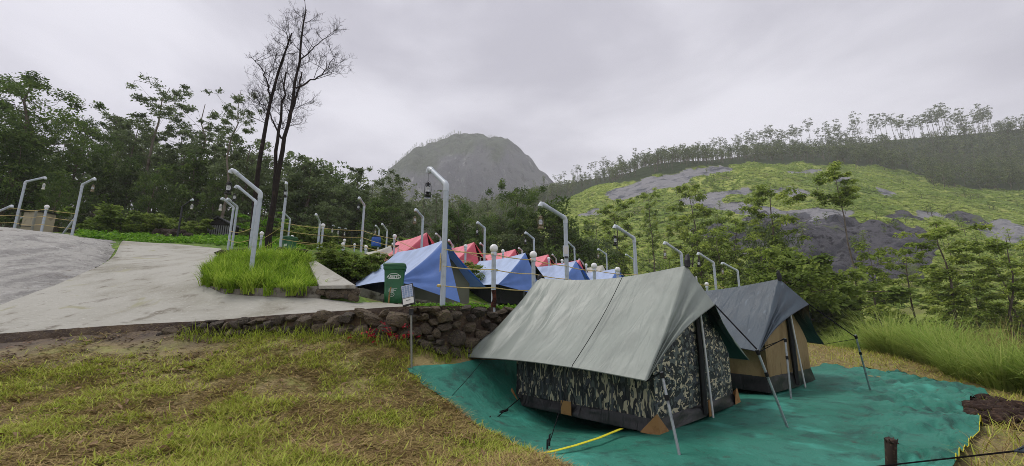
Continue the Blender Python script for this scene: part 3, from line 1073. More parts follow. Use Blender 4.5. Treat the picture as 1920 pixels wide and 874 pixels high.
# ---- the slate-blue tan tent --------------------------------------------------------
M2, YAW2 = np.array((6.2, 9.67, .0)), R(37.9)
L2_ = lambda q: w2l(M2, YAW2, q)
t2 = thing('tan_tent', M2, 'tent with wet slate-blue rain fly and tan walls behind the camouflage tent', 'tent', 'tents on the green tarpaulin', YAW2)
tip2 = np.array((.0, -.52, 1.78))
build_fly('rain_fly', t2, dict(rb=(-.2, 3.2, 2.2), rf=(-.14, -.05, 2.36), cb=(1.9, 3.5, .8), cf=(1.87, -.15, .84), tipl=tip2, tipr=tip2, tipb=(-.2, 3.3, 2.0), rsag=.10, esag=.16, conc=.2, hem=HEMS_), (SLATEFLY, SLATEFLY, SLATEFLY), (70, 44), 1., 5)
inner_tent(t2, 1.22, 2.7, .95, 2.15, TANC, TANC, DARKSKIRT, .3)
MB().tube([(.02, -.08, .05), (.02, -.09, 1.0), (.0, -.07, 1.9)], [.05, .06, .03], 6).obj('door_zip_strip', BLACKCLOTH, t2, True)
MB().tube([(.12, -.2, .0), (-.02, -.17, 1.1), (-.07, -.13, 2.1)], .017, 10).obj('tent_pole', WHITEPOLE, t2, True)
rag(t2, (-.14, -.06, 2.35), .2, -.02)
f_, p_ = GZ(1484, 752, .0), U(1472, 634, 7.85)
support_pole(t2, L2_(f_), L2_(p_))
rope(t2, L2_(p_), (-1.87, -.15, .84), .009)
rope(t2, L2_(p_ + np.array((0, 0, -.02))), (-1.3, 0., .9), .007)
f_, p_ = GZ(1632, 733, .0), U(1604, 628, 8.5)
support_pole(t2, L2_(f_), L2_(p_))
rope(t2, tip2, L2_(p_ + np.array((0, 0, -.05))), .011)
rope(t2, (1.87, -.15, .84), L2_(p_ + np.array((0, 0, -.08))), .006)
wall_patch('floor', t2, [(-1.2, 0, .02), (1.2, 0, .02), (1.2, 2.7, .02), (-1.2, 2.7, .02)], DARKSKIRT, 4, 4, .0)


# ---- tents of the upper terraces -------------------------------------------------------
def camp_tent(name, peak, d, label, mats, group, inner, front=None, he=1.58, tipl=(-.2, -1.15, .12), tipr=(.3, -.35, 1.5), rh=2.1, seed=0, ln=2.9, res=(40, 22), sc=1.):
    P = U(peak[0], peak[1], d)
    yaw = R(43.6)
    g = P.copy()
    zg = float(P[2]) - rh * sc
    root = thing(name, (P[0], P[1], zg), label, 'tent', group, yaw)
    root.scale = (sc, sc, sc)
    build_fly('rain_fly', root, dict(rb=(0, ln + .1, rh - .06), rf=(0, 0, rh), cb=(he, ln + .5, .66), cf=(he, -.1, .7), tipl=tipl, tipr=tipr, tipb=(0, ln + .3, rh - .3), rsag=.07, esag=.07, conc=.08), mats, res, .7, seed)
    hw = he - .4
    b_ = .0
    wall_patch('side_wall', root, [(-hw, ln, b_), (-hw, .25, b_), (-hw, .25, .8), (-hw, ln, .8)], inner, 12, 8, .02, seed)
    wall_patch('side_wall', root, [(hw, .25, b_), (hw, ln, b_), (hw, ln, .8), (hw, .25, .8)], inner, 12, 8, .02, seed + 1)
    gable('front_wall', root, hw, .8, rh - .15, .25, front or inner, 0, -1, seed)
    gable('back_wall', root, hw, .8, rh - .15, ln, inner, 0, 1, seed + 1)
    MB().tube([(0, .1, 0), (0, .1, rh - .02)], .02, 8).obj('tent_pole', STEEL, root, True)
    MB().tube([(0, ln, 0), (0, ln + .05, rh - .02), (0, ln + .05, rh + .13)], [.02, .02, .012], 8).obj('tent_pole', STEEL, root, True)
    rope(root, (-he, ln + .5, .66), (-he - .5, ln + .9, -.05), .008)
    rope(root, (-he * .5 - .8, -.5, .45), (-he - .6, -.6, .0), .008)
    return root


BL = (BLUEROOF, BLUEPANEL, BLUEDEEP)
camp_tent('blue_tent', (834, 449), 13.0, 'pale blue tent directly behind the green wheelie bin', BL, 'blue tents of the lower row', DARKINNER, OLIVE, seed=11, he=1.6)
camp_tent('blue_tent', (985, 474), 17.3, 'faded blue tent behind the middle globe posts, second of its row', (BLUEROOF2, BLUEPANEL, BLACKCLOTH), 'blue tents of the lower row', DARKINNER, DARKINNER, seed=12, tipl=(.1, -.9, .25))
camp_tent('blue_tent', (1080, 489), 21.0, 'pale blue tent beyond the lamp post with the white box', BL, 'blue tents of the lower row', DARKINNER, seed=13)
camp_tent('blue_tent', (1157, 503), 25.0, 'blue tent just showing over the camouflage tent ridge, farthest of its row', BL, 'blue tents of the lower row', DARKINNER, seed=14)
PK = (PINKROOF, PINKPANEL, REDFLAP)
pinks = [((800, 436), 19.0, 'pink tent with a bright red flap peeking over the nearest blue tent'), ((889, 454), 23.0, 'pink tent between the two nearest blue tents'),
         ((966, 467), 27.0, 'pink tent right behind the second blue tent'), ((1028, 477), 31.0, 'pink tent left of the lamp post with the white box'), ((1087, 487), 35.0, 'farthest pink tent, right of the lamp post with the white box')]
for i, (pk, d_, lb) in enumerate(pinks):
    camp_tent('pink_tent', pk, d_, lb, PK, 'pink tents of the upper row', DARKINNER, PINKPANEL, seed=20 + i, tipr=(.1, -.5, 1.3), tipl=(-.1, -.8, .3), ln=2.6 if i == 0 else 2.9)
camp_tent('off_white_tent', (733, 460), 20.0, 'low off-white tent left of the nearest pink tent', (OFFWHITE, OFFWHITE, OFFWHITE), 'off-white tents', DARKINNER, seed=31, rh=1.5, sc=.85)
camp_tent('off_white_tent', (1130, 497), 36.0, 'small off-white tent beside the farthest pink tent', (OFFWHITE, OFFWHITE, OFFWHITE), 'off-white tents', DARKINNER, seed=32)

# ---- green tarpaulin -----------------------------------------------------------------
M_ = Mat('green_tarpaulin', S(52, 122, 105), .62, .3)
M_.layer(M_.ramp(M_.noise(.8, 6), .42, .64), S(36, 108, 90)).layer(M_.ramp(M_.noise(1.7, 9, rough=.7), .49, .66), S(36, 82, 72)).layer(M_.ramp(M_.noise(5, 9, rough=.75), .56, .68), S(58, 74, 64)).layer(M_.ramp(M_.noise(130, 2), .72, .76), S(150, 190, 176)).layer(M_.ramp(M_.noise(1.1, 6, rot=(0, 0, 1.)), .55, .66), S(62, 146, 128))
M_.bump(M_.noise(3.2, 6, dist=.8), .8, .06).bump(M_.noise(22, 5, (1, 2.2, 1)), .55, .012).bump(M_.noise(180, 3), .4, .003)
M_.layer(M_.back(), S(24, 90, 76))
TARP = M_.m
ZL = lambda px, py, z=0.: tuple(GZ(px, py, z))
Lp = np.array([ZL(1130, 960), ZL(1080, 895), ZL(1040, 872), ZL(1000, 852), ZL(940, 826), tuple(U(884, 794, 5.55)), tuple(U(838, 757, 6.05)), tuple(U(800, 733, 6.3)), tuple(U(763, 692, 6.75))])[:, :2]
Rp = np.array([ZL(1790, 980), ZL(1794, 930), ZL(1796, 890), ZL(1806, 862), ZL(1820, 842), ZL(1826, 826), ZL(1845, 808), ZL(1838, 792), ZL(1826, 778), ZL(1812, 768), ZL(1826, 755), ZL(1858, 746), ZL(1826, 734), ZL(1772, 725), ZL(1740, 722)])[:, :2]
Bp = np.array([tuple(U(763, 692, 6.75))[:2], tuple(U(850, 683, 7.3))[:2], tuple(U(892, 674, 7.75))[:2], (.4, 8.85), (1.4, 9.7), (2.6, 10.6), (4.2, 11.3), (5.8, 11.8), (7.0, 11.6), tuple(ZL(1545, 699))[:2], tuple(ZL(1640, 709))[:2], tuple(ZL(1740, 722))[:2]])


def pl(P, q):
    s = np.concatenate([[0], np.cumsum(np.hypot(*np.diff(P, axis=0).T))])
    s /= s[-1]
    return np.stack([np.interp(q, s, P[:, 0]), np.interp(q, s, P[:, 1])], -1)


nS, nT = 230, 190
s_, t_ = np.linspace(0, 1, nS), np.linspace(0, 1, nT)
Fr = np.stack([np.interp(s_, [0, 1], [Lp[0, 0], Rp[0, 0]]), np.interp(s_, [0, 1], [Lp[0, 1], Rp[0, 1]])], -1)
Bk, Lc, Rc = pl(Bp, s_), pl(Lp, t_), pl(Rp, t_)
Lc = Lc + np.stack([fbm(t_ * 30, t_ * 0, 3, 301) * .05, fbm(t_ * 30, t_ * 0 + 7, 3, 302) * .05], -1)
Sg, Tg = s_[:, None, None], t_[None, :, None]
Pxy = (1 - Tg) * Fr[:, None] + Tg * Bk[:, None] + (1 - Sg) * Lc[None] + Sg * Rc[None] - ((1 - Sg) * (1 - Tg) * Fr[0] + Sg * (1 - Tg) * Fr[-1] + (1 - Sg) * Tg * Bk[0] + Sg * Tg * Bk[-1])
X, Y = Pxy[..., 0], Pxy[..., 1]
ed = smooth(.72, .97, np.broadcast_to(s_[:, None], X.shape))
Z = loz(X, Y) + .022
Z += fbm(X * .9, Y * .9, 3, 311) * .03 + fbm(X * 3.2, Y * 3.2, 4, 312) * .012 * (.4 + ed) - np.abs(fbm(X * 1.3 + Y * .8, Y * .7 - X * .3, 4, 318)) * .03
rid = fbm(X * 1.1 + Y * .6, Y * 2.2 - X * 1.6, 4, 314)
Z += ed * (np.abs(rid) * -.42 + .15) + ed * fbm(X * 4.0, Y * 4.0, 3, 315) * .09
Z += (.25 + ed) * -.05 * np.abs(fbm(X * 1.6 - Y * 1.2, Y * 1.9 + X * .9, 4, 316))
inT = smooth(.25, 0., np.minimum.reduce([np.abs(X - 2) * 0]))
Z = np.maximum(Z, loz(X, Y) + .006 + ed * .015)
tarp = mobj('green_tarpaulin', fast_mesh('green_tarpaulin', np.stack([X, Y, Z], -1), grid_faces(nS, nT), TARP, smooth_=True))
tag(tarp, 'wrinkled green tarpaulin spread on the ground under the two nearest tents', 'tarpaulin')
YEL = plain('yellow_strap', S(206, 200, 50), .6, .3, noise=(20, S(170, 160, 40), .5, .7))
hem = np.stack([X[-1], Y[-1], Z[-1] + .004], -1)
b = MB()
b.tube(hem[30:120], .0045, 5)
b.obj('yellow_hem', YEL, tarp, True)
sp = []
for k, (a_, b_) in enumerate(((1004, 853), (1040, 846), (1078, 836), (1122, 822), (1166, 804))):
    sp.append(GZ(a_, b_, .035))
st = np.array(sp)
V, F = [], []
for i, q in enumerate(st):
    dv = st[min(i + 1, 4)] - st[max(i - 1, 0)]
    nrm_ = np.array((-dv[1], dv[0], 0)) / np.linalg.norm(dv[:2]) * .022
    V += [q + nrm_, q - nrm_, q - nrm_ + (0, 0, .006), q + nrm_ + (0, 0, .006)]
for i in range(4):
    for k in range(4):
        F.append((i * 4 + k, i * 4 + (k + 1) % 4, i * 4 + 4 + (k + 1) % 4, i * 4 + 4 + k))
b = MB().add(V, F)
tag(b.obj('yellow_strap', YEL), 'flat yellow strap lying on the green tarpaulin in front of the camouflage tent', 'strap')
# ================================================================ PIPE LAMPS, LANTERNS, GLOBE POSTS, ROPES
PIPE = plain('grey_white_pipe', S(176, 186, 194), .42, .4, noise=(4, S(132, 138, 138), .5, .78))
PIPEJ = plain('pipe_joint', S(190, 198, 204), .35, .5)
BLKP = plain('black_painted_pipe', S(34, 36, 38), .45, .4)
BLKM = plain('black_lantern_metal', S(20, 20, 21), .35, .5)
BRASS = plain('aged_brass', S(136, 124, 100), .45, .5, .5)
WHTM = plain('white_enamel', S(206, 204, 196), .4, .5)
GLOBE = plain('white_globe', S(232, 232, 230), .3, .5)
M_ = Mat('lantern_glass', S(216, 220, 222), .12, .5)
M_.b.inputs['Transmission Weight'].default_value = .55
LGLASS = M_.m
ROPEY = plain('yellow_rope', S(206, 186, 128), .85, .1, noise=(30, S(166, 144, 90), .5, .7))


def lantern_proto(kind):
    body = {'black': BLKM, 'brass': BRASS, 'white': WHTM}[kind]
    root = bpy.data.objects.new('lantern', None)
    root.empty_display_size = .1
    link(root)
    o = lambda nm, mb, mat: mb.obj(nm, mat, root, True)
    o('fuel_tank', MB().lathe([(.062, -.345), (.072, -.335), (.072, -.30), (.045, -.285), (.03, -.27), (.03, -.255), (.05, -.25), (.05, -.235)], 14), body)
    o('glass_chimney', MB().lathe([(.034, -.235), (.046, -.20), (.048, -.165), (.04, -.125), (.034, -.11)], 14), LGLASS)
    o('hood', MB().lathe([(.046, -.11), (.046, -.098), (.030, -.085), (.030, -.06), (.052, -.055), (.052, -.045), (.022, -.03), (.020, -.012)], 14), body)
    b = MB()
    for s in (-1, 1):
        b.tube([(s * .062, 0, -.31), (s * .07, 0, -.2), (s * .066, 0, -.09), (s * .035, 0, -.05)], .0065, 6)
    o('side_frame', b, body)
    b = MB()
    b.tube([(-.06, 0, -.1), (-.055, 0, -.03), (0, 0, .03), (.055, 0, -.03), (.06, 0, -.1)], .003, 5)
    b.tube([(0, 0, .03), (0, 0, .2)], .003, 5)
    o('hanging_wire', b, BLKM)
    remember(root)
    return root


LPROTO = {}


def lantern(p, kind, label, sc=1., group='lanterns hanging from the pipe lamp posts'):
    loc = (p[0], p[1], p[2] - .2 * sc)
    if kind not in LPROTO:
        LPROTO[kind] = lantern_proto(kind)
        r = LPROTO[kind]
        r.location = loc
        r.scale = (sc,) * 3
        tag(r, label, 'lantern', group)
        return r
    r = copy_tree(LPROTO[kind], loc, RNG.uniform(-.6, .6), sc, label, group)
    r['category'] = 'lantern'
    return r


LAMPS = {}


def lamp(key, elbow, end, d, label, lant=None, llabel='', arm=.86, mat=None, r=.053, zb=None, strut=False, lsc=1., group='white pipe lamp posts around the tents', sgn=-1):
    yb = d * 1.012
    v_ = (elbow[1] - CY) / FPX
    ze = EYE + yb * (sth - v_ * cth) / (cth + v_ * sth)
    d = yb * cth + (ze - EYE) * sth
    E = U(elbow[0], elbow[1], d)
    e0 = U(end[0], end[1], d)
    ln = np.linalg.norm(e0 - E)
    dd = sgn * math.sqrt(max(0, arm ** 2 - ln ** 2)) * .9 if ln < arm else 0.
    N_ = U(end[0], end[1], d + dd)
    g = g1(E[0], E[1]) if zb is None else zb
    B = np.array((E[0], E[1], g))
    m = mat or PIPE
    root = thing('pipe_lamp_post', B, label, 'lamp post', group)
    e, n_ = E - B, N_ - B
    a = n_ - e
    al = a / np.linalg.norm(a)
    up = np.array((0, 0, 1.))
    MB().tube([(0, 0, -.3), e - up * .07], r, 12).obj('pole', m, root, True)
    jm = PIPEJ if mat is None else m
    MB().tube([e - up * .14, e - up * .05, e - up * .015 + al * .015, e + al * .05, e + al * .12], r * 1.12, 12).obj('elbow_joint', jm, root, True)
    MB().tube([e + al * .04, n_ - al * .1], r * .98, 12).obj('arm', m, root, True)
    h = np.array((al[0], al[1], 0.))
    h = h / (np.linalg.norm(h) + 1e-9)
    tip = n_ + h * .05 - up * .05
    MB().tube([n_ - al * .15, n_ - al * .04, n_ + h * .02 - up * .005, tip, tip - up * .04 + h * .01], r * 1.12, 12).obj('end_bend', jm if mat is None else PIPEJ, root, True)
    if strut:
        s0 = U(strut[0], strut[1], d) - B
        MB().tube([s0, e * strut[2]], r * .8, 10).obj('brace', m, root, True)
    LAMPS[key] = B
    if lant:
        lantern(B + tip - up * .04, lant, llabel, lsc)
    return root


lamp('L1', (837, 346), (806, 316), 7.95, 'tall white pipe lamp post on the stone wall in front of the nearest blue tent', 'black', 'black hurricane lantern hanging before the granite peak', sgn=1, zb=float(U(829, 577, 7.95)[2]))
lamp('D', (489, 362), (437, 319), 10.5, 'tall white pipe lamp post rising out of the green grass planter', 'black', 'large black lantern on the lamp post in the grass planter', lsc=1.1)
lamp('E', (480, 378), (445, 349), 15.6, 'white pipe lamp post close behind the planter lamp post', 'black', 'black lantern hanging just right of the grass planter lantern')
lamp('F', (438, 389), (418, 372), 20., 'white pipe lamp post at the far road edge, left one of a close pair', 'white', 'small white lantern of the left lamp post at the far road edge')
lamp('G', (445, 388), (428, 373), 20.6, 'white pipe lamp post at the far road edge, right one of a close pair', None)
lamp('H', (537, 359), (537, 343), 17., 'white pipe lamp post in front of the second green bin', 'black', 'lantern half hidden behind the lamp post by the second green bin')
lamp('I', (544, 411), (531, 398), 27., 'small far white pipe lamp post above the second green bin', 'black', 'small dark lantern above the second green bin')
lamp('J', (600, 418), (593, 402), 21., 'white pipe lamp post beside a globe post on the dark stone parapet', None)
lamp('K', (683, 385), (674, 371), 19., 'white pipe lamp post at the right end of the dark stone parapet', 'black', 'black lantern left of the lamp post at the parapet end')
lamp('LL', (711, 431), (705, 423), 29., 'thin far white pipe lamp post right of the blue barrel', 'brass', 'brass lantern over the blue barrel')
lamp('MM', (726, 433), (717, 420), 26., 'far white pipe lamp post behind the low off-white tent', None)
lamp('N', (793, 408), (780, 393), 17.6, 'white pipe lamp post in front of the nearest pink tent', 'brass', 'brass lantern above the nearest pink tent')
lamp('Q', (909, 428), (896, 417), 20., 'white pipe lamp post behind the second blue tent', 'black', 'black lantern between the two nearest dark trees behind the camp')
lamp('S', (1001, 448), (986, 436), 22., 'white pipe lamp post right of the second blue tent', 'black', 'black lantern above the third pink tent')
lamp('T', (1060, 409), (1016, 382), 10.4, 'white pipe lamp post carrying a white box behind the camouflage tent', 'brass', 'brass lantern left of the lamp post with the white box', lsc=1.05)
lamp('UU', (1077, 465), (1065, 454), 25., 'white pipe lamp post just right of the one with the white box', None)
lamp('V', (1189, 447), (1154, 424), 13.1, 'white pipe lamp post over the middle of the camouflage tent ridge', 'black', 'black lantern over the middle of the camouflage tent ridge')
lamp('W', (1137, 477), (1122, 467), 28., 'short far white pipe lamp post beside the small off-white tent', 'brass', 'brass lantern over the small off-white tent')
lamp('XX', (1188, 487), (1174, 477), 31., 'far white pipe lamp post just left of the middle ridge lamp post', None)
lamp('Y', (1277, 475), (1247, 455), 16., 'white pipe lamp post behind the front ridge cap of the camouflage tent', 'brass', 'brass lantern left of the camouflage tent ridge cap')
lamp('Z', (1338, 493), (1310, 475), 18.7, 'white pipe lamp post in the gap between the two nearest tents', 'black', 'black lantern in the gap between the two nearest tents')
lamp('ZZ', (1383, 508), (1355, 493), 22.3, 'white pipe lamp post over the slate-blue tent ridge', 'brass', 'brass lantern over the slate-blue tent ridge')
lamp('A', (48, 341), (84, 333), 20., 'white pipe lamp post on the grey rock, leftmost tall one', 'white', 'white lantern on the leftmost tall lamp post')
lamp('B', (155, 346), (177, 335), 18.6, 'white pipe lamp post with a diagonal brace on the grey rock', 'brass', 'brass lantern hanging by the braced lamp post', strut=(112, 447, .38))
lamp('C', (342, 388), (361, 374), 24.8, 'black pipe lamp post on the grass beyond the road', 'white', 'small lantern on the black lamp post beyond the road', mat=BLKP, group='black pipe lamp posts')
lamp('O', (826, 446), (818, 438), 26., 'lamp post arm showing above the nearest pink tent slope', None)
lamp('P', (849, 461), (842, 450), 24., 'lamp post arm right behind the nearest blue tent peak', None)
lamp('R', (907, 462), (901, 456), 27., 'lamp post arm between the first two pink tents', None)
lamp('R2', (979, 470), (973, 465), 30., 'lamp post arm right above the third pink tent', None)
lamp('R3', (1043, 486), (1036, 477), 33., 'lamp post arm above the fourth pink tent', None)
lamp('R4', (1093, 493), (1086, 486), 36., 'lamp post arm above the farthest pink tent', None)
lamp('A2', (-4, 397), (22, 386), 19.5, 'lamp post arm reaching into the left frame edge', None)
lamp('A3', (30, 414), (54, 402), 25., 'short lamp post behind the leftmost tall lamp post', 'white', 'small lantern in front of the beige shed')
for i, (ex, ey, nx, ny, lb) in enumerate(((636, 433, 625, 422, 'leftmost'), (648, 436, 636, 426, 'middle'), (660, 438, 648, 428, 'rightmost'))):
    lamp('K%d' % i, (ex, ey), (nx, ny), 33. + i, 'thin black lamp post at the wood edge, %s of three' % lb, 'white', 'tiny lantern on the %s black lamp post at the wood edge' % lb, mat=BLKP, r=.03, group='black pipe lamp posts')
# white box on the lamp post of the second row
q = U(1061, 471, 10.28)
bx = thing('control_box', q, 'white box strapped to a lamp post behind the camouflage tent', 'box')
MB().box((0, 0, 0), (.14, .05, .28)).obj('housing', PIPEJ, bx)
MB().box((0, -.028, .02), (.10, .006, .18)).obj('cover_plate', WHTM, bx)
MB().box((0, -.028, -.16), (.08, .04, .05)).obj('bracket', BLKP, bx)
# coil of yellow rope knotted on the foremost pole
pk = LAMPS['L1']
b = MB()
for k in range(7):
    b.tube([(pk[0] - .062 - .012 * math.sin(k), pk[1] - .03 + .008 * k, pk[2] + 1.05 - .04 * k), (pk[0] - .065, pk[1] - .04, pk[2] + .68)], .008, 5)
tag(b.obj('rope_coil', ROPEY, None, True), 'bundle of yellow rope hanging on the lamp post before the nearest blue tent', 'rope')
b = MB()
b.lathe([(.0, -.03), (.04, -.015), (.045, .01), (.02, .03), (.0, .035)], 9, (pk[0] - .075, pk[1] - .03, pk[2] + .41))
tag(b.obj('rope_knot', ROPEY, None, True), 'big yellow rope knot low on the lamp post before the nearest blue tent', 'knot')

# ---- globe posts
POSTS = {}
gp = None


def globe_post(key, px, py, d, label, h=1.25, flat=1., group='white globe posts of the rope fences', zb=None):
    global gp
    P = U(px, py, d)
    g = g1(P[0], P[1]) if zb is None else zb
    h = float(P[2]) - g
    B = (P[0], P[1], P[2] - 1.25)
    if gp is None:
        gp = thing('globe_post', B, label, 'post', group)
        MB().tube([(0, 0, -.5), (0, 0, 1.14)], .047, 12).obj('post', PIPE, gp, True)
        MB().lathe([(.062, 1.09), (.062, 1.165), (.05, 1.175)], 12).obj('collar', PIPEJ, gp, True)
        MB().lathe([(.03, 1.165), (.068, 1.19), (.086, 1.225), (.09, 1.255), (.083, 1.29), (.062, 1.32), (.032, 1.338), (.004, 1.343)], 16).obj('globe', GLOBE, gp, True)
        remember(gp)
        r = gp
    else:
        r = copy_tree(gp, B, 0, 1., label, group)
    POSTS[key] = np.array(B)
    return r


globe_post('G1', 926, 466, 8.95, 'globe post with a rusty foot, first right of the foremost lamp post')
globe_post('G2', 1000, 478, 9.94, 'globe post at the left end of the camouflage tent ridge')
globe_post('G3', 1114, 499, 12.1, 'globe post just over the camouflage tent ridge, left of the middle lamp post')
globe_post('G4', 1158, 506, 13.4, 'globe of a post peeping over the middle of the camouflage tent ridge')
globe_post('G5', 1325, 533, 19.2, 'globe post tip in the gap between the two nearest tents')
globe_post('G6', 873, 462, 19.0, 'globe post in front of the second pink tent')
globe_post('G7', 943, 471, 21.0, 'globe post in front of the third pink tent')
globe_post('G8', 1029, 485, 23.0, 'globe post in front of the fourth pink tent')
globe_post('G9', 1054, 489, 24.4, 'globe post left of the lamp post with the white box')
globe_post('G10', 1099, 497, 26.0, 'globe post in front of the farthest pink tent')
globe_post('G11', 740, 443, 18.4, 'globe post at the back ridge of the nearest blue tent')
globe_post('G12', 606, 423, 18.6, 'globe post beside the lamp post on the dark stone parapet')
globe_post('G13', 491, 438, 18.4, 'globe post between the planter lamp post and the bare tree')
globe_post('G14', 88, 388, 19.2, 'globe post of the left fence between two lamp posts', 1.25, .6)
globe_post('G15', 643, 458, 22.5, 'globe post behind the parapet, nearest of the group')
globe_post('G16', 646, 451, 25., 'globe post behind the parapet, half hidden by another globe')
globe_post('G17', 665, 459, 29., 'small low globe behind the dark stone parapet')
globe_post('G18', 678, 452, 23., 'globe post touching the lamp post at the parapet end')
globe_post('G19', 686, 463, 20.5, 'globe post just right of the lamp post at the parapet end')
globe_post('G20', 737, 458, 25.5, 'small globe post left of the nearest pink tent')
globe_post('G21', 548, 444, 24., 'globe post behind the second green bin')
q = POSTS['G1']
b = MB()
b.tube([q + np.array((0, 0, .0)), q + np.array((.01, 0, .18)), q + np.array((0, 0, .36))], [.058, .052, .05], 9)
RUST = plain('rusty_brown', S(84, 50, 38), .9, .1, noise=(12, S(48, 32, 28), .45, .6))
o = b.obj('rusty_wrap', RUST, None, True)
tag(o, 'rusty brown wrap round the foot of the first globe post', 'wrap')

# ---- rope fences


def rope_fence(pts, label, hs=(1.12, .79, .41), sag=.05, mat=ROPEY, r=.011, group='rope fences between the posts'):
    P0 = np.array(pts[0])
    root = thing('rope_fence', P0, label, 'rope fence', group)
    for h in hs:
        path = []
        for a, c in zip(pts[:-1], pts[1:]):
            a, c = np.array(a), np.array(c)
            s = sag * np.linalg.norm(c - a) / 2.5
            for t in np.linspace(0, 1, 9)[:-1]:
                q_ = a * (1 - t) + c * t + np.array((0, 0, h - s * 4 * t * (1 - t))) - P0
                q_[1] -= .055
                path.append(q_)
        path.append(np.array(pts[-1]) + np.array((0, -.055, h)) - P0)
        MB().tube(path, r, 6).obj('rope', mat, root, True)


LP_ = LAMPS
rope_fence([LP_['L1'], POSTS['G1'], POSTS['G2'], LP_['T'], POSTS['G3'], LP_['V'], LP_['Y'], LP_['Z'], LP_['ZZ']], 'three pale ropes from the foremost lamp post past two globe posts')
rope_fence([LP_['A'] + np.array((-7.5, -.5, .2)), LP_['A'], POSTS['G14'], LP_['B']], 'three yellow ropes between the posts on the grey rock')
rope_fence([LP_['H'], POSTS['G12'], LP_['K'], POSTS['G11'], LP_['N']], 'three yellow ropes above the dark stone parapet')
rope_fence([LP_['F'], LP_['E'], POSTS['G13'], LP_['H']], 'ropes behind the grass planter past the bare tree', (.95, .5))
rope_fence([POSTS['G21'], POSTS['G16'], POSTS['G20']], 'yellow ropes of the second fence behind the parapet', (.9, .6, .35))
rope_fence([POSTS['G12'] + np.array((.2, 3.2, .0)), POSTS['G15'], POSTS['G19']], 'lower yellow ropes close behind the parapet', (.75, .45))
rope_fence([LP_['N'], POSTS['G6'], LP_['Q'], POSTS['G7'], LP_['S'], POSTS['G8'], LP_['UU']], 'ropes running in front of the pink tents', (1.0, .6))

# ================================================================ STONE WALLS
M_ = Mat('wall_stone', S(104, 93, 78), .85, .2)
M_.layer(M_.ramp(M_.rand(), .3, .9), S(78, 72, 66)).layer(M_.ramp(M_.noise(5, 8, rough=.65), .5, .66), S(60, 54, 48)).layer(M_.ramp(M_.noise(9, 7), .58, .7), S(136, 122, 98)).layer(M_.ramp(M_.noise(3, 6), .6, .72), S(92, 94, 52))
M_.bump(M_.noise(7, 9, rough=.65), .9, .05)
STONE = M_.m
M_ = Mat('dark_stone', S(56, 48, 42), .9, .15)
M_.layer(M_.ramp(M_.noise(6, 8), .5, .66), S(84, 70, 58)).layer(M_.ramp(M_.noise(3, 6), .56, .7), S(40, 36, 32)).bump(M_.noise(8, 8), 1., .05)
DSTONE = M_.m


def ico(sub):
    t = (1 + 5 ** .5) / 2
    V = [(-1, t, 0), (1, t, 0), (-1, -t, 0), (1, -t, 0), (0, -1, t), (0, 1, t), (0, -1, -t), (0, 1, -t), (t, 0, -1), (t, 0, 1), (-t, 0, -1), (-t, 0, 1)]
    F = [(0, 11, 5), (0, 5, 1), (0, 1, 7), (0, 7, 10), (0, 10, 11), (1, 5, 9), (5, 11, 4), (11, 10, 2), (10, 7, 6), (7, 1, 8), (3, 9, 4), (3, 4, 2), (3, 2, 6), (3, 6, 8), (3, 8, 9), (4, 9, 5), (2, 4, 11), (6, 2, 10), (8, 6, 7), (9, 8, 1)]
    V = [np.array(v) / np.linalg.norm(v) for v in V]
    for _ in range(sub):
        c, G = {}, []

        def mid(a, b_):
            k = (min(a, b_), max(a, b_))
            if k not in c:
                m = V[a] + V[b_]
                V.append(m / np.linalg.norm(m))
                c[k] = len(V) - 1
            return c[k]
        for a, b_, d in F:
            x, y, z = mid(a, b_), mid(b_, d), mid(d, a)
            G += [(a, x, z), (b_, y, x), (d, z, y), (x, y, z)]
        F = G
    return np.array(V), np.array(F)


IV, IF = ico(2)
IV1, IF1 = ico(1)


def stone_mesh(seed, mat, V0=None, F0=None, boxy=.7):
    rg = np.random.default_rng(seed)
    V0 = IV if V0 is None else V0
    F0 = IF if F0 is None else F0
    V = V0.copy()
    m = np.abs(V).max(1, keepdims=True)
    V = V * (1 - boxy) + V / m * boxy * .85
    for _ in range(8):
        n = rg.normal(size=3)
        n /= np.linalg.norm(n)
        dpt = rg.uniform(.5, .8)
        e = V @ n - dpt
        V = V - np.clip(e, 0, None)[:, None] * n * .85
    V = V + (fbm(V0[:, 0] * 2 + seed * 7, V0[:, 1] * 2 + V0[:, 2] * 3, 2, seed) * .22)[:, None] * V0
    me = fast_mesh('stone', V, F0, mat, smooth_=True)
    me.set_sharp_from_angle(angle=R(32))
    return me


SM = [stone_mesh(400 + k, STONE) for k in range(10)]
DM = [stone_mesh(420 + k, DSTONE, IV1, IF1) for k in range(6)]


def put_stone(root, me, c, s, name='stone', org=(0, 0, 0), rot=None):
    o = bpy.data.objects.new(name, me)
    o.location = tuple(np.array(c) - np.array(org))
    o.scale = s
    o.rotation_euler = rot if rot is not None else (RNG.uniform(-.25, .25), RNG.uniform(-.25, .25), RNG.uniform(-.3, .3))
    return link(o, root)


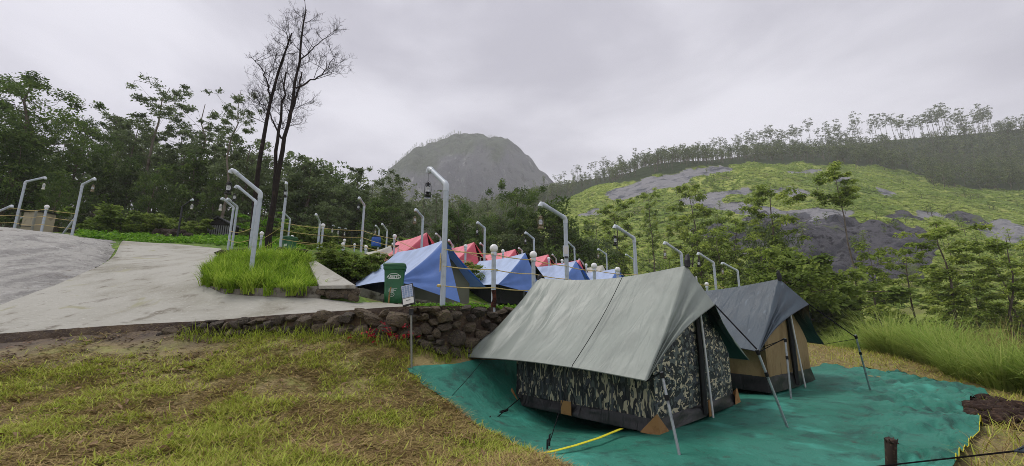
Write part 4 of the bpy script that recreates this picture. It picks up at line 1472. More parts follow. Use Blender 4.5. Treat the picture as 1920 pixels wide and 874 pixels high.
# wall below the road and the terrace
xa, xb = U(440, 604, 8.2)[0], 2.3
org = (xa, WL(xa), 1.)
wall = thing('retaining_wall', org, 'low rough stone retaining wall between the mown grass and the road', 'wall')
xs = np.linspace(-20, 5, 220)
V = []
for x in xs:
    y = float(WL(x))
    zt, zb_ = g1(x, y + .05), g1(x, y - .25)
    V += [(x, y - .045 + .0, zt + .045), (x, y - .10, (zt + zb_) * .5), (x, y - .16, zb_ - .12)]
V = np.array(V).reshape(len(xs), 3, 3)
V[:, :, 1] += fbm(V[:, :, 0] * 4, V[:, :, 2] * 4, 3, 333) * .05
mobj('wall_core', fast_mesh('wall_core', V - np.array(org), grid_faces(len(xs), 3), SOIL, smooth_=True), wall)
x = xa
row_z = {}
ncell = 150
colx = np.linspace(xa - 1.2, xb, 260)
fill = np.array([g1(q, float(WL(q)) - .22) - .1 for q in colx])
topz = np.array([g1(q, float(WL(q)) + .06) - .03 for q in colx])
cnt = 0
for it in range(900):
    gap = topz - fill
    if gap.max() < .06 or cnt > 297:
        break
    k = int(np.argmin(fill + (gap < .06) * 9 + RNG.uniform(0, .12, len(fill))))
    right = colx[k] > U(760, 600, 8)[0]
    lf = colx[k] < U(560, 600, 8)[0]
    w = RNG.uniform(.15, .36) if right else (RNG.uniform(.12, .26) if lf else RNG.uniform(.2, .46))
    h = min(RNG.uniform(.55, .8) * w, gap[k] + .01, .3)
    h = max(h, .06)
    sel = np.abs(colx - colx[k]) < w / 2
    zb_ = fill[sel].mean()
    xx = colx[k]
    yy = float(WL(xx))
    tilt = (topz[k] - zb_ - h / 2)
    put_stone(wall, SM[RNG.integers(len(SM))], (xx, yy - .10 - .14 * max(tilt, 0) - RNG.uniform(0, .05), zb_ + h / 2), (w * .56, RNG.uniform(.11, .17), h * .60), org=org)
    fill[sel] = np.maximum(fill[sel], zb_ + h * .93)
    cnt += 1

# dark parapet of the upper terrace
par = [U(575, 476, 17.), U(615, 478, 17.4), U(660, 480, 17.6), (U(700, 484, 17.6)), U(735, 492, 17.4)]
pz = np.array(par)
org = tuple(pz[0])
wall2 = thing('stone_parapet', org, 'dark rubble stone parapet under the yellow ropes of the upper terrace', 'wall')
sx_ = np.linspace(0, 1, len(pz))
for k in range(90):
    t = RNG.uniform(0, 1)
    p = np.array([np.interp(t, sx_, pz[:, j]) for j in range(3)])
    lay = RNG.integers(0, 3)
    w = RNG.uniform(.16, .36)
    p = p + np.array((0, -.05 * (2 - lay) - RNG.uniform(0, .12), -.52 + lay * .19 + RNG.uniform(-.04, .04)))
    put_stone(wall2, DM[k % 6], p, (w, RNG.uniform(.12, .2), RNG.uniform(.09, .15)), org=org)
par3 = np.array([U(405, 480, 16.6), U(440, 476, 16.4), U(480, 474, 16.5), U(525, 475, 16.7), U(575, 477, 17.)])
org = tuple(par3[0])
wall3 = thing('stone_parapet', org, 'broken low line of dark stones behind the grass planter', 'wall')
for k in range(80):
    t = RNG.uniform(0, 1)
    p = np.array([np.interp(t, np.linspace(0, 1, 5), par3[:, j]) for j in range(3)])
    w = RNG.uniform(.12, .34)
    p = p + np.array((0, RNG.uniform(-.25, .1), RNG.uniform(-.18, .08) + t * .06))
    put_stone(wall3, DM[k % 6], p, (w, RNG.uniform(.12, .2), RNG.uniform(.07, .13)), org=org)
# rubble bank left of the nearest blue tent
c0 = U(660, 545, 12.6)
rub = thing('rubble_bank', c0, 'dark rubble bank between the ramp slab and the nearest blue tent', 'rubble')
for k in range(70):
    p = U(RNG.uniform(640, 720), 520, RNG.uniform(11.6, 14.8))
    p[2] = g1(p[0], p[1]) + RNG.uniform(-.05, .12)
    put_stone(rub, (DM + SM)[k % 12], p, tuple(RNG.uniform(.09, .24, 3)), org=c0)
c0 = down(318, 29.)
rub2 = thing('rubble_pile', c0, 'pile of dark rocks and roots at the wood edge beyond the road', 'rock pile')
for k in range(46):
    p = down(RNG.normal(318, 17), RNG.uniform(28, 30.5), RNG.uniform(0, .5))
    put_stone(rub2, DM[k % 6], p, tuple(RNG.uniform(.15, .42, 3)), org=c0)

# ================================================================ PLANTER AND RAMP SLAB
KERB = Mat('kerb_concrete', S(126, 122, 112), .85, .2)
KERB.layer(KERB.ramp(KERB.noise(3, 7), .45, .65), S(74, 68, 58)).layer(KERB.ramp(KERB.noise(8, 7), .55, .7), S(52, 48, 42)).bump(KERB.noise(12, 8), .8, .03)
KERB = KERB.m
ol = [U(404, 490, 15.2), U(388, 512, 12.4), U(384, 541, 10.25), U(420, 555, 9.62), U(520, 561, 9.42), U(600, 566, 9.38)]
ol = np.array([np.append(q[:2], g1(q[0], q[1])) for q in ol])
org = tuple(ol[4])
pl_t = thing('planter_bed', org, 'raised bed of bright green grass with a dark kerb in the road bend', 'planter')
V, F = [], []
for i, q in enumerate(ol):
    h = np.interp(i, [0, 1, 2, 3, 4, 5], [.02, .03, .06, .16, .27, .33])
    inn = ol[3] * .4 + ol[0] * .2 + ol[5] * .4
    dv = (inn - q)[:2]
    dv = dv / np.linalg.norm(dv) * .12
    V += [q + (0, 0, -.15), q + (0, 0, h), q + np.append(dv, h), q + np.append(dv, -.1)]
for i in range(len(ol) - 1):
    for k in range(3):
        F.append((i * 4 + k, (i + 1) * 4 + k, (i + 1) * 4 + k + 1, i * 4 + k + 1))
F += [(3, 2, 1, 0), tuple(len(ol) * 4 - 4 + k for k in range(4))]
MB().add([np.array(v) - org for v in V], F).obj('kerb', KERB, pl_t)
slab = [U(598, 545, 9.38), U(666, 546, 9.28), U(592, 489, 12.7), U(578, 490, 12.7)]
zs = [g1(*U(598, 566, 9.38)[:2]) + .33] * 2 + [slab[2][2], slab[3][2]]
slab = [np.append(q[:2], z) for q, z in zip(slab, zs)]
org = tuple(slab[0])
sl_t = thing('ramp_slab', org, 'pale sloping concrete slab right of the grass planter', 'concrete slab')
nn = 14
P, u_, w_ = quadpatch(slab[0], slab[1], slab[3], slab[2], nn, nn)
MB().add(np.concatenate([(P.reshape(-1, 3) - org), (P.reshape(-1, 3) - org) - (0, 0, .07)]), [tuple(f) for f in grid_faces(nn, nn)] + [tuple(f[::-1] + nn * nn) for f in grid_faces(nn, nn)] + [(k * nn, k * nn + nn * nn, (k + 1) * nn + nn * nn, (k + 1) * nn) for k in range(nn - 1)] + [((nn - 1) * nn + k, (nn - 1) * nn + k + nn * nn, (nn - 1) * nn + k + 1 + nn * nn, (nn - 1) * nn + k + 1) for k in range(nn - 1)] + [(k, k + 1, k + 1 + nn * nn, k + nn * nn) for k in range(nn - 1)]).obj('slab_top', CONC, sl_t)
for k in range(26):
    t = RNG.uniform(0, 1)
    p = (slab[0] * (1 - t) + slab[1] * t) if k < 16 else (slab[1] * (1 - t) + slab[2] * t)
    p = p + np.array((-.03 if k >= 16 else 0, .12, -.19 + RNG.uniform(-.06, .06)))
    put_stone(sl_t, SM[k % 10], p, (RNG.uniform(.09, .2), .11, RNG.uniform(.07, .12)), org=org)

# low concrete strips round the nearest blue tents
for (a, b_, lb) in ((((672, 566), 10.9, (722, 559), 11.4), .16, 'low weathered concrete strip left of the nearest bin'), (((748, 562), 11.2, (815, 560), 11.6), .16, 'low concrete strip between the nearest bin and the lamp post'), (((850, 570), 10.6, (930, 568), 11.3), .12, 'long concrete strip right of the foremost lamp post')):
    p0, p1 = U(a[0][0], a[0][1], a[1]), U(a[2][0], a[2][1], a[3])
    p0[2], p1[2] = g1(*p0[:2]) + b_ / 2, g1(*p1[:2]) + b_ / 2
    o = MB()
    dv = p1 - p0
    ang = math.atan2(dv[1], dv[0])
    o.box((0, 0, 0), (np.linalg.norm(dv), .22, b_ + .1), Matrix.Rotation(ang, 3, 'Z') @ Matrix.Rotation(-math.asin(dv[2] / np.linalg.norm(dv)), 3, 'Y'))
    ob = o.obj('concrete_strip', KERB)
    ob.location = tuple((p0 + p1) / 2)
    tag(ob, lb, 'kerb', 'concrete strips beside the tents')

# ================================================================ WHEELIE BINS
BING = plain('green_plastic', S(28, 92, 52), .42, .45, noise=(4, S(22, 74, 44), .5, .75))
BINL = plain('green_lid', S(30, 86, 50), .4, .45)
BLACKR = plain('black_rubber', S(22, 22, 22), .7, .2)
PRINT = plain('white_print', S(206, 216, 208), .6, .2)


def text_mesh(s, size, mat, name, parent, loc, rot=(R(90), 0, 0)):
    c = bpy.data.curves.new(name, 'FONT')
    c.body = s
    c.size = size
    c.align_x = 'CENTER'
    c.extrude = .0015
    c.offset = .003
    o = bpy.data.objects.new(name, c)
    COL.objects.link(o)
    dg = bpy.context.evaluated_depsgraph_get()
    me = bpy.data.meshes.new_from_object(o.evaluated_get(dg))
    COL.objects.unlink(o)
    bpy.data.objects.remove(o)
    me.materials.clear()
    me.materials.append(mat)
    q_ = mobj(name, me, parent)
    q_.location = loc
    q_.rotation_euler = rot
    return q_


def wheelie_bin(p, rz, sc, label):
    r = thing('wheelie_bin', p, label, 'bin', 'green wheelie bins', rz)
    r.scale = (sc,) * 3
    lv = [(.05, .19, .22), (.12, .20, .235), (.30, .215, .25), (.31, .208, .243), (.80, .235, .275), (.86, .24, .28), (.87, .262, .30), (.94, .264, .302)]
    V, F = [], []
    for z, hx, hy in lv:
        c_ = .035
        V += [(-hx + c_, -hy, z), (hx - c_, -hy, z), (hx, -hy + c_, z), (hx, hy - c_, z), (hx - c_, hy, z), (-hx + c_, hy, z), (-hx, hy - c_, z), (-hx, -hy + c_, z)]
    for i in range(len(lv) - 1):
        for k in range(8):
            F.append((i * 8 + k, i * 8 + (k + 1) % 8, i * 8 + 8 + (k + 1) % 8, i * 8 + 8 + k))
    F += [tuple(reversed(range(8))), tuple(range(len(lv) * 8 - 8, len(lv) * 8))]
    MB().add(V, F).obj('bin_body', BING, r, True)
    V, F = [], []
    lv = [(.945, .272, .31), (.985, .274, .315), (1.01, .262, .30), (1.03, .225, .25)]
    for z, hx, hy in lv:
        c_ = .05
        V += [(-hx + c_, -hy, z), (hx - c_, -hy, z), (hx, -hy + c_, z), (hx, hy - c_, z), (hx - c_, hy, z), (-hx + c_, hy, z), (-hx, hy - c_, z), (-hx, -hy + c_, z)]
    for i in range(len(lv) - 1):
        for k in range(8):
            F.append((i * 8 + k, i * 8 + (k + 1) % 8, i * 8 + 8 + (k + 1) % 8, i * 8 + 8 + k))
    F += [tuple(reversed(range(8))), tuple(range(len(lv) * 8 - 8, len(lv) * 8))]
    MB().add(V, F).obj('lid', BINL, r, True)
    for s in (-1, 1):
        w_ = MB().tube([(s * .2, .22, .1), (s * .25, .22, .1)], .1, 16).obj('wheel', BLACKR, r, True)
    MB().tube([(-.2, .33, .93), (-.2, .37, .95), (.2, .37, .95), (.2, .33, .93)], .014, 8).obj('handle', BINL, r, True)
    return r


bp = U(737, 574, 10.35)
bp[2] = g1(*bp[:2]) + .0
bin1 = wheelie_bin(bp, R(12), 1.0, 'tall green wheelie bin with white lettering before the nearest blue tent')
text_mesh('ARISTO', .098, PRINT, 'lettering', bin1, (.0, -.2705, .650), (R(93.6), 0, 0))
b = MB()
a_ = np.linspace(R(25), R(155), 12)
b.tube([(math.cos(t) * .13, -.273, .70 + math.sin(t) * .06) for t in a_], .008, 4)
b.box((0, -.266, .635), (.26, .003, .018))
b.obj('logo_arc', PRINT, bin1)
b = MB()
for k, w_ in enumerate((.2, .13, .17, .12)):
    b.box((-.11 + w_ / 2 - .0, -.254, .40 - k * .028), (w_, .003, .010))
b.tube([(math.cos(t) * .055 - .03, -.250, .25 + math.sin(t) * .05) for t in np.linspace(0, 2 * math.pi, 18)], .006, 4, False)
b.tube([(-.05, -.252, .235), (-.03, -.252, .27), (-.01, -.252, .235), (-.05, -.252, .235)], .007, 4)
b.obj('small_print', PRINT, bin1)
bp = U(541, 470, 21.5)
bin2 = wheelie_bin((bp[0], bp[1], U(541, 443, 21.5)[2] - 1.03), R(-15), 1.0, 'second green wheelie bin behind the dark stone parapet')
MB().box((.02, -.262, .55), (.2, .004, .13)).obj('sticker', PRINT, bin2)
WOOD = plain('weathered_wood', S(150, 118, 78), .8, .15, noise=(9, S(104, 80, 54), .45, .7))
s0 = U(728, 573, 9.9)
tag(MB().tube([s0 + (0, 0, -.05), s0 + (.01, .0, .22), s0 + (.03, .02, .44)], [.017, .018, .015], 7).obj('wooden_stake', WOOD, None, True), 'short pale wooden stake in front of the nearest bin', 'stake')

# ================================================================ SOLAR FLOOD LIGHT
f0 = U(773, 688, 6.8)
f0[2] = g1(*f0[:2])
sol = thing('solar_light', f0, 'solar flood light with a tilted panel on a thin pole below the stone wall', 'solar light')
tp = U(771, 585, 6.8) - f0
GREYM = plain('grey_metal', S(150, 152, 152), .45, .5, .4)
DKP = plain('dark_plastic', S(40, 42, 46), .45, .4)
MB().tube([(0, 0, -.2), tp * np.array((1, 1, 1.))], .016, 10).obj('pole', GREYM, sol, True)
MB().box(tp + (0, 0, .0), (.06, .06, .1)).obj('clamp', DKP, sol)
pc_ = U(765, 553, 6.75) - f0
rotm = Matrix.Rotation(R(14), 3, 'Y') @ Matrix.Rotation(R(-14), 3, 'X')
rotm = Matrix.Rotation(R(-14), 3, 'Y') @ Matrix.Rotation(R(-18), 3, 'X')
hs = MB().box((0, 0, 0), (.20, .035, .36)).obj('housing', DKP, sol)
hs.location = tuple(pc_)
hs.rotation_euler = rotm.to_euler()
SOLC = plain('solar_cell', S(120, 138, 168), .2, .6, noise=(9, S(150, 166, 190), .5, .7))
MB().box((0, -.020, .055), (.175, .006, .215)).obj('cell_backing', plain('cell_backing', S(196, 202, 210), .4, .4), hs)
b = MB()
for i in range(4):
    for j in range(6):
        b.box((-.064 + i * .0427, -.0245, -.032 + j * .0345), (.036, .003, .029))
b.obj('solar_cells', SOLC, hs)
MB().box((0, -.020, -.112), (.175, .007, .10)).obj('lamp_lens', plain('lamp_lens', S(206, 206, 200), .25, .5), hs)
MB().box((0, -.0255, -.10), (.07, .002, .012)).obj('maker_plate', plain('maker_plate', S(110, 112, 112), .5, .3), hs)

# ================================================================ SMALL THINGS
p0, p1 = GZ(1672, 915, 0.), None
tz_ = 1.5 + np.linalg.norm(p0[:2]) * 0
tp = U(1670, 824, 3.72)
st = MB()
st.tube([(p0[0], p0[1], -.3), (p0[0] * .5 + tp[0] * .5, p0[1] * .5 + tp[1] * .5, tp[2] * .5), tp, tp + (0, 0, .004)], [.045, .042, .044, .036], 11)
for k in range(12):
    a_ = RNG.uniform(0, 6.28)
    st.tube([tp + (math.cos(a_) * .036, math.sin(a_) * .036, -.02), tp + (math.cos(a_) * RNG.uniform(.045, .065), math.sin(a_) * .05, RNG.uniform(-.03, .02))], [.01, .004], 4)
tag(st.obj('wooden_stump_post', plain('dark_wet_wood', S(58, 46, 40), .75, .25, noise=(22, S(96, 80, 66), .55, .7)), None, True), 'short dark wooden post with a frayed top in front of the green tarpaulin', 'post')

# corner of another fly at the right frame edge
remember(t2)
cn = U(1903, 846, 2.75)
yw = R(-8)
off = l2w((0, 0, 0), yw, (-1.9, 3.5, .8))
t3 = copy_tree(t2, cn - off, yw, 1., 'slate-blue fly corner of a third tent at the lower right frame edge', 'tents on the green tarpaulin')
rp_ = MB().tube([cn, GZ(1560, 884, .02)], .006, 5).obj('guy_rope', ROPEB, t3, True)
rp_.matrix_parent_inverse = (Matrix.Translation(t3.location) @ Matrix.Rotation(yw, 4, 'Z')).inverted()

# soil heap right of the tarpaulin
DSOIL = Mat('dark_soil', S(54, 42, 36), .9, .15)
DSOIL.layer(DSOIL.ramp(DSOIL.noise(9, 7), .5, .7), S(86, 68, 54)).bump(DSOIL.noise(20, 7), 1., .03)
DSOIL = DSOIL.m
V, F, nb = [], [], 0
hc = GZ(1880, 778, .05)
for k in range(330):
    a_ = RNG.uniform(0, 6.28)
    r_ = RNG.uniform(0, 1) ** .6
    px_, py_ = RNG.uniform(1816, 1990), 0
    py_ = RNG.uniform(754, 800) + (px_ - 1880) * .12
    c_ = GZ(px_, py_, 0.)
    c_[2] = g1(c_[0], c_[1]) + RNG.uniform(-.02, .10) * (1 - r_ * .3)
    sc_ = RNG.uniform(.03, .11) * np.array((1.5, .8, .7))
    q = IV1 * (1 + fbm(IV1[:, 0] * 2 + k, IV1[:, 1] * 2 + IV1[:, 2], 2, k) * .6)[:, None] * sc_
    th_ = RNG.uniform(-.8, .8)
    q = np.stack([q[:, 0] * math.cos(th_) - q[:, 1] * math.sin(th_), q[:, 0] * math.sin(th_) + q[:, 1] * math.cos(th_), q[:, 2]], -1)
    V.append(q + c_)
    F.append(IF1 + nb)
    nb += len(IV1)
o = mobj('dug_soil', fast_mesh('dug_soil', np.concatenate(V), np.concatenate(F), DSOIL, smooth_=True))
tag(o, 'clods of dark dug soil right of the green tarpaulin', 'soil', kind='stuff')

# hut beyond the road
hp = down(406, 33.)
hut = thing('wooden_hut', hp, 'small dark hut with grey slatted front beyond the road', 'hut', None, R(8))
HW = plain('grey_slat', S(120, 122, 120), .8, .2, noise=(5, S(90, 92, 90), .5, .7))
HD = plain('dark_timber', S(40, 38, 36), .85, .1)
MB().box((0, .8, .55), (1.62, 1.5, 1.2)).obj('wall', HD, hut)
sl_ = MB().box((0, 0, 0), (.085, .03, .95)).mesh('slat', HW)
for k in range(10):
    o = mobj('slat', sl_, hut)
    o.location = (-.73 + k * .162, .03, .55)
b = MB()
b.add([(-1.05, -.25, 1.1), (0, -.25, 1.72), (1.05, -.25, 1.1), (-1.05, 1.8, 1.1), (0, 1.8, 1.72), (1.05, 1.8, 1.1), (-1.05, -.25, 1.03), (0, -.25, 1.64), (1.05, -.25, 1.03), (-1.05, 1.8, 1.03), (0, 1.8, 1.64), (1.05, 1.8, 1.03)],
      [(0, 1, 4, 3), (1, 2, 5, 4), (9, 10, 7, 6), (10, 11, 8, 7), (6, 7, 1, 0), (7, 8, 2, 1), (3, 4, 10, 9), (4, 5, 11, 10), (6, 0, 3, 9), (2, 8, 11, 5)])
b.obj('roof', plain('dark_roof', S(52, 54, 56), .7, .3), hut)
MB().add([(-.8, .0, 1.08), (.8, .0, 1.08), (0, .0, 1.6), (-.8, .04, 1.08), (.8, .04, 1.08), (0, .04, 1.6)], [(0, 1, 2), (5, 4, 3), (0, 3, 4, 1), (1, 4, 5, 2), (2, 5, 3, 0)]).obj('gable', HD, hut)
# beige shed behind the left fence
sp_ = down(48, 25.5)
sh = thing('beige_shed', sp_, 'small beige walled shed behind the left rope fence', 'shed', None, R(-10))
BEI = plain('beige_wall', S(170, 158, 136), .85, .2, noise=(3, S(140, 128, 108), .5, .7))
MB().box((0, .5, .6), (.95, 1.0, 1.3)).obj('wall', BEI, sh)
MB().box((0, .45, 1.29), (1.15, 1.2, .08)).obj('roof', HD, sh)
for x_ in (-.62, .64):
    MB().box((x_, -.1, .6), (.09, .09, 1.3)).obj('pillar', plain('grey_pillar', S(140, 138, 130), .8, .2), sh)
MB().tube([(-.6, -.12, .35), (.64, -.12, .25)], .025, 6).obj('rail', BLKP, sh)
# blue barrel
bp = U(705, 460, 27.)
br = thing('blue_barrel', (bp[0], bp[1], bp[2] - .1), 'blue plastic barrel below a brass lantern', 'barrel')
BLU = plain('blue_plastic', S(36, 86, 170), .4, .4)
MB().lathe([(.27, 0), (.29, .05), (.3, .25), (.285, .27), (.3, .3), (.3, .55), (.27, .62)], 16).obj('drum', BLU, br, True)
MB().lathe([(.275, .62), (.285, .63), (.285, .66), (.25, .68)], 16).obj('lid', BLKP, br, True)
# ================================================================ VEGETATION
def leaf_quads(C, n_each, size, rg, rad, flat=.6, up=.45, aspect=.45, shell=.5, droop=0.):
    """leaf-sized rhombi through ellipsoid clumps; returns verts, faces, tint"""
    C = np.asarray(C, float)
    k = len(C)
    idx = np.repeat(np.arange(k), n_each)
    n = len(idx)
    d = rg.normal(size=(n, 3))
    d /= np.linalg.norm(d, axis=1, keepdims=True)
    r = rg.uniform(0, 1, n) ** shell
    rad = np.asarray(rad, float)
    rr_ = rad[idx] if rad.ndim else np.full(n, rad)
    off = d * r[:, None] * rr_[:, None]
    off[:, 2] *= flat
    off[:, 2] -= droop * (off[:, 0] ** 2 + off[:, 1] ** 2) / np.maximum(rr_, .01)
    P = C[idx] + off
    nr = rg.normal(size=(n, 3)) * (1 - up) + np.array((0, 0, up * 1.6)) + d * .5
    nr /= np.linalg.norm(nr, axis=1, keepdims=True)
    t = rg.normal(size=(n, 3)) + np.array((0, 0, -droop * 2))
    t -= nr * (t * nr).sum(1, keepdims=True)
    t /= np.linalg.norm(t, axis=1, keepdims=True) + 1e-9
    s = np.cross(nr, t)
    L_ = size * rg.uniform(.6, 1.4, n)[:, None]
    V = np.stack([P, P + t * L_ * .5 + s * L_ * aspect * .5 + nr * L_ * .06, P + t * L_, P + t * L_ * .5 - s * L_ * aspect * .5 + nr * L_ * .06], 1).reshape(-1, 3)
    F = np.arange(n * 4).reshape(-1, 4)
    ct = rg.uniform(0, 1, k)
    tint = np.clip(ct[idx] * .55 + rg.uniform(0, 1, n) * .45, 0, 1)
    return V, F, tint


def tree_proto(name, seed, H, r0, base, ncl, prof, spread, cr, flat, n_leaf, leaf, mat, bark, lean=.3, shell=.5, droop=0., up=.45, limbs=True, wob=.03, aspect=.45, sub=3):
    """a tapered trunk, limbs to every clump, and leaf clumps; returns (trunk mesh, crown mesh)"""
    rg = np.random.default_rng(seed)
    K = 9
    zz = np.linspace(0, 1, K)
    ax = np.stack([np.cumsum(rg.normal(0, wob, K)) * H * .5 + lean * zz ** 1.5, np.cumsum(rg.normal(0, wob, K)) * H * .5, zz * H * .97], -1)
    ax[0, :2] = 0
    b = MB()
    b.tube(list(ax), list(r0 * (1.05 - .9 * zz) * (1 + .5 * np.exp(-zz * 18))), 8)
    C, Rd = [], []
    for i in range(ncl):
        t = (i + rg.uniform(.1, .9)) / ncl
        ang = i * 2.4 + rg.uniform(-.5, .5)
        z = base + (1 - base) * t
        rad = prof(t) * spread * math.sqrt(rg.uniform(.12, 1.0))
        o = np.array([np.interp(z, zz, ax[:, k]) for k in range(3)])
        zc = o[2] + rg.uniform(-.02, .02) * H
        c = np.array((o[0] + rad * math.cos(ang), o[1] + rad * math.sin(ang), zc))
        if limbs:
            za = max(z - (.05 + .10 * rad / max(spread, .1)) * rg.uniform(.8, 1.4), base * .75)
            q = np.array([np.interp(za, zz, ax[:, k]) for k in range(3)])
            m = q * .5 + c * .5 + np.array((0, 0, -.06 * rad))
            rl = max(r0 * .28 * (1.1 - z), .012)
            b.tube([q, m, c], [rl, rl * .7, rl * .25], 5, False)
        c_r = cr * rg.uniform(.65, 1.35) * (.55 + .45 * min(1, prof(t) + .2))
        for j in range(sub):
            dv = rg.normal(size=3) * np.array((.75, .75, .35)) * c_r
            C.append(c + dv)
            Rd.append(c_r * rg.uniform(.45, .85))
            if limbs and j:
                b.tube([c, c + dv], [.014, .006], 3, False)
    V, F, T_ = leaf_quads(C, n_leaf, leaf, rg, Rd, flat, up, aspect, shell, droop)
    tm = b.mesh(name + '_trunk', bark, True)
    cm = fast_mesh(name + '_crown', V, F, mat, T_)
    return tm, cm, H


PR = {}
cone = lambda t: .35 + .65 * (1 - t) ** .8 if t > .12 else .5
dome = lambda t: math.sqrt(max(.06, 1 - (t * 1.02 - .15) ** 2)) if t > .1 else .55
umb = lambda t: (.25 + .75 * t) if t < .85 else .8
col_ = lambda t: .55 + .45 * math.sin(t * 3.0)
for k in range(2):
    PR['broad%d' % k] = tree_proto('broad', 500 + k, 13., .26, .16, 46, dome, 4.3, 1.25, .55, 130, .25, BROAD, BARK, .6, droop=.18)
for k in range(3):
    PR['oak%d' % k] = tree_proto('oak', 520 + k, 15., .16, .34, 26, col_, 1.75, .8, .75, 84, .25, OAKM, PALEBARK, .5, wob=.02, up=.3, shell=.6, droop=.1)
for k in range(2):
    PR['thin%d' % k] = tree_proto('thin', 540 + k, 15., .13, .60, 17, lambda t: .45 + .55 * t, 2.2, .62, .6, 72, .19, OAKM, PALEBARK, .9, wob=.03, up=.35, shell=.7)
for k in range(3):
    PR['layer%d' % k] = tree_proto('layer', 560 + k, 11., .15, .34, 20, umb if k != 1 else col_, 2.5, .88, .28, 95, .23, ACAC, BARK, .5, wob=.035, up=.7, shell=.6, droop=.10, sub=4, aspect=.62)
PR['tall'] = tree_proto('tall', 580, 15., .13, .80, 11, lambda t: .5 + .5 * math.sin(min(1, t * 1.1) * 3.1), 1.5, .62, .34, 120, .2, ACAC, PALEBARK, .1, wob=.012, up=.7, sub=4, aspect=.62)
PR['slender'] = tree_proto('slender', 582, 8., .09, .30, 17, col_, 1.1, .65, .5, 60, .24, ACAC, BARK, .3, wob=.02, up=.65, aspect=.62)
for k in range(2):
    PR['round%d' % k] = tree_proto('round', 590 + k, 9., .18, .16, 40, dome, 2.3, .95, .65, 84, .25, BROAD if k else OAKM, BARK, .4, up=.35)
for k in range(3):
    PR['gum%d' % k] = tree_proto('gum', 600 + k, 22., .16, .60, 12, lambda t: .55 + .45 * t, 2.7, 1.15, .6, 26, .62, EUCA, PALEBARK, .8, wob=.02, up=.4, sub=2)
for k in range(2):
    PR['far%d' % k] = tree_proto('far', 610 + k, 17., .20, .22, 15, col_, 3.2, 1.7, .75, 22, .9, EUCA, BARK, .6, limbs=False, sub=2)
for k in range(3):
    PR['bush%d' % k] = tree_proto('bush', 620 + k, 2.2, .05, .10, 16, dome, 1.35, .55, .5, 110, .18, SCRUB, BARK, .1, up=.6, aspect=.62)
PR['feather'] = tree_proto('feather', 630, 4.2, .10, .4, 18, umb, 3.0, .8, .3, 95, .17, FRESH, BARK, .2, up=.7)

NAMES = dict(broad='broadleaf_tree', oak='silver_oak', thin='thin_tree', layer='acacia_tree', tall='acacia_tree', slender='acacia_tree', round='round_tree', gum='eucalyptus_tree', far='eucalyptus_tree', bush='shrub', feather='feathery_tree')


def plant(kind, P, h, label, group=None, rz=None, wide=1., cat='tree'):
    tm, cm, H = PR[kind]
    nm = NAMES[kind.rstrip('0123456789')]
    s = h / H
    r = thing(nm, (P[0], P[1], P[2] - .1 * s), label, cat, group, RNG.uniform(0, 6.28) if rz is None else rz)
    r.scale = (s * wide, s * wide, s)
    mobj('trunk' if cat == 'tree' else 'stems', tm, r)
    mobj('crown' if cat == 'tree' else 'foliage', cm, r)
    return r


def plant_px(kind, px, top, d, label, group=None, wide=1., rz=None, cat='tree', zb=None):
    """stands on the ground in a pixel column; as tall as needed to reach a pixel row"""
    P = down(px, d)
    v = (top - CY) / FPX
    zt = EYE + P[1] * (sth - v * cth) / (cth + v * sth)      # height that reaches the row at the trunk's own distance
    P[0] = (px - CX) / FPX * (P[1] * cth + (.8 * zt + .2 * P[2] - EYE) * sth)
    P[2] = g1(P[0], P[1]) if zb is None else zb
    h = float(zt - P[2])
    return plant(kind, P, max(h, .4), label, group, rz, wide, cat)


G_L, G_M, G_R = 'trees of the wood on the left', 'trees behind the camp', 'trees of the valley on the right'
left = [('broad0', 75, 150, 36, 1.05, 'big dense dark tree at the far left, tallest of the left edge'), ('broad1', -20, 185, 38, 1.0, 'dark leafy tree cut by the left frame edge'), ('broad1', 150, 215, 42, .7, 'dark leafy tree right beside the big dense tree'), ('round1', 30, 250, 34, .9, 'dark tree in front of the left edge tree'),
        ('oak0', 195, 205, 52, 1., 'slender grey-green tree, first right of the big dense tree'), ('oak1', 225, 226, 56, 1.05, 'slender tree between the big dense tree and the tall thin tree'), ('oak2', 258, 222, 50, 1.1, 'slender tree left of the tall thin tree'), ('oak0', 280, 252, 60, 1.15, 'slender tree half behind the tall thin tree'),
        ('thin0', 318, 138, 47, 1.2, 'tall thin open tree rising above the left wood'), ('oak1', 345, 240, 52, 1.1, 'slender tree right of the tall thin tree'), ('thin1', 388, 188, 46, 1.3, 'open crowned tree between the tall thin tree and the bare tree'), ('oak2', 405, 240, 58, 1.2, 'slender tree behind the hut'),
        ('thin1', 452, 160, 34, .95, 'airy tree with a lopsided crown beside the bare tree'), ('round0', 450, 265, 44, .9, 'round dark tree behind the planter lamp posts'), ('oak0', 485, 285, 55, 1.2, 'grey-green tree seen between the bare trunks'), ('round1', 365, 290, 44, .9, 'dark tree left of the hut'),
        ('round0', 330, 280, 48, 1.0, 'dark tree behind the black lamp post'), ('oak2', 170, 255, 60, 1.2, 'grey-green tree behind the big dense tree'), ('round1', 240, 300, 46, .9, 'dark lower tree over the round shrub'), ('round0', 200, 310, 45, .9, 'dark lower tree left of the round shrub'),
        ('oak1', 300, 275, 66, 1.3, 'paler tree far inside the left wood'), ('oak0', 425, 290, 66, 1.3, 'paler tree far behind the hut'), ('oak2', 120, 260, 58, 1.2, 'tree deep behind the big dense tree'), ('oak1', 245, 250, 70, 1.3, 'pale tree deep in the middle of the left wood'), ('broad0', -110, 160, 40, 1., 'leafy tree beyond the left frame edge'),
        ('broad1', 285, 320, 40, .6, 'dark low tree behind the rubble pile'), ('broad0', 400, 330, 42, .6, 'dark low tree right behind the hut'), ('broad1', 110, 330, 33, .6, 'low dark tree behind the globe post of the left fence'), ('broad0', 465, 330, 46, .6, 'low dark tree behind the left bare trunk')]
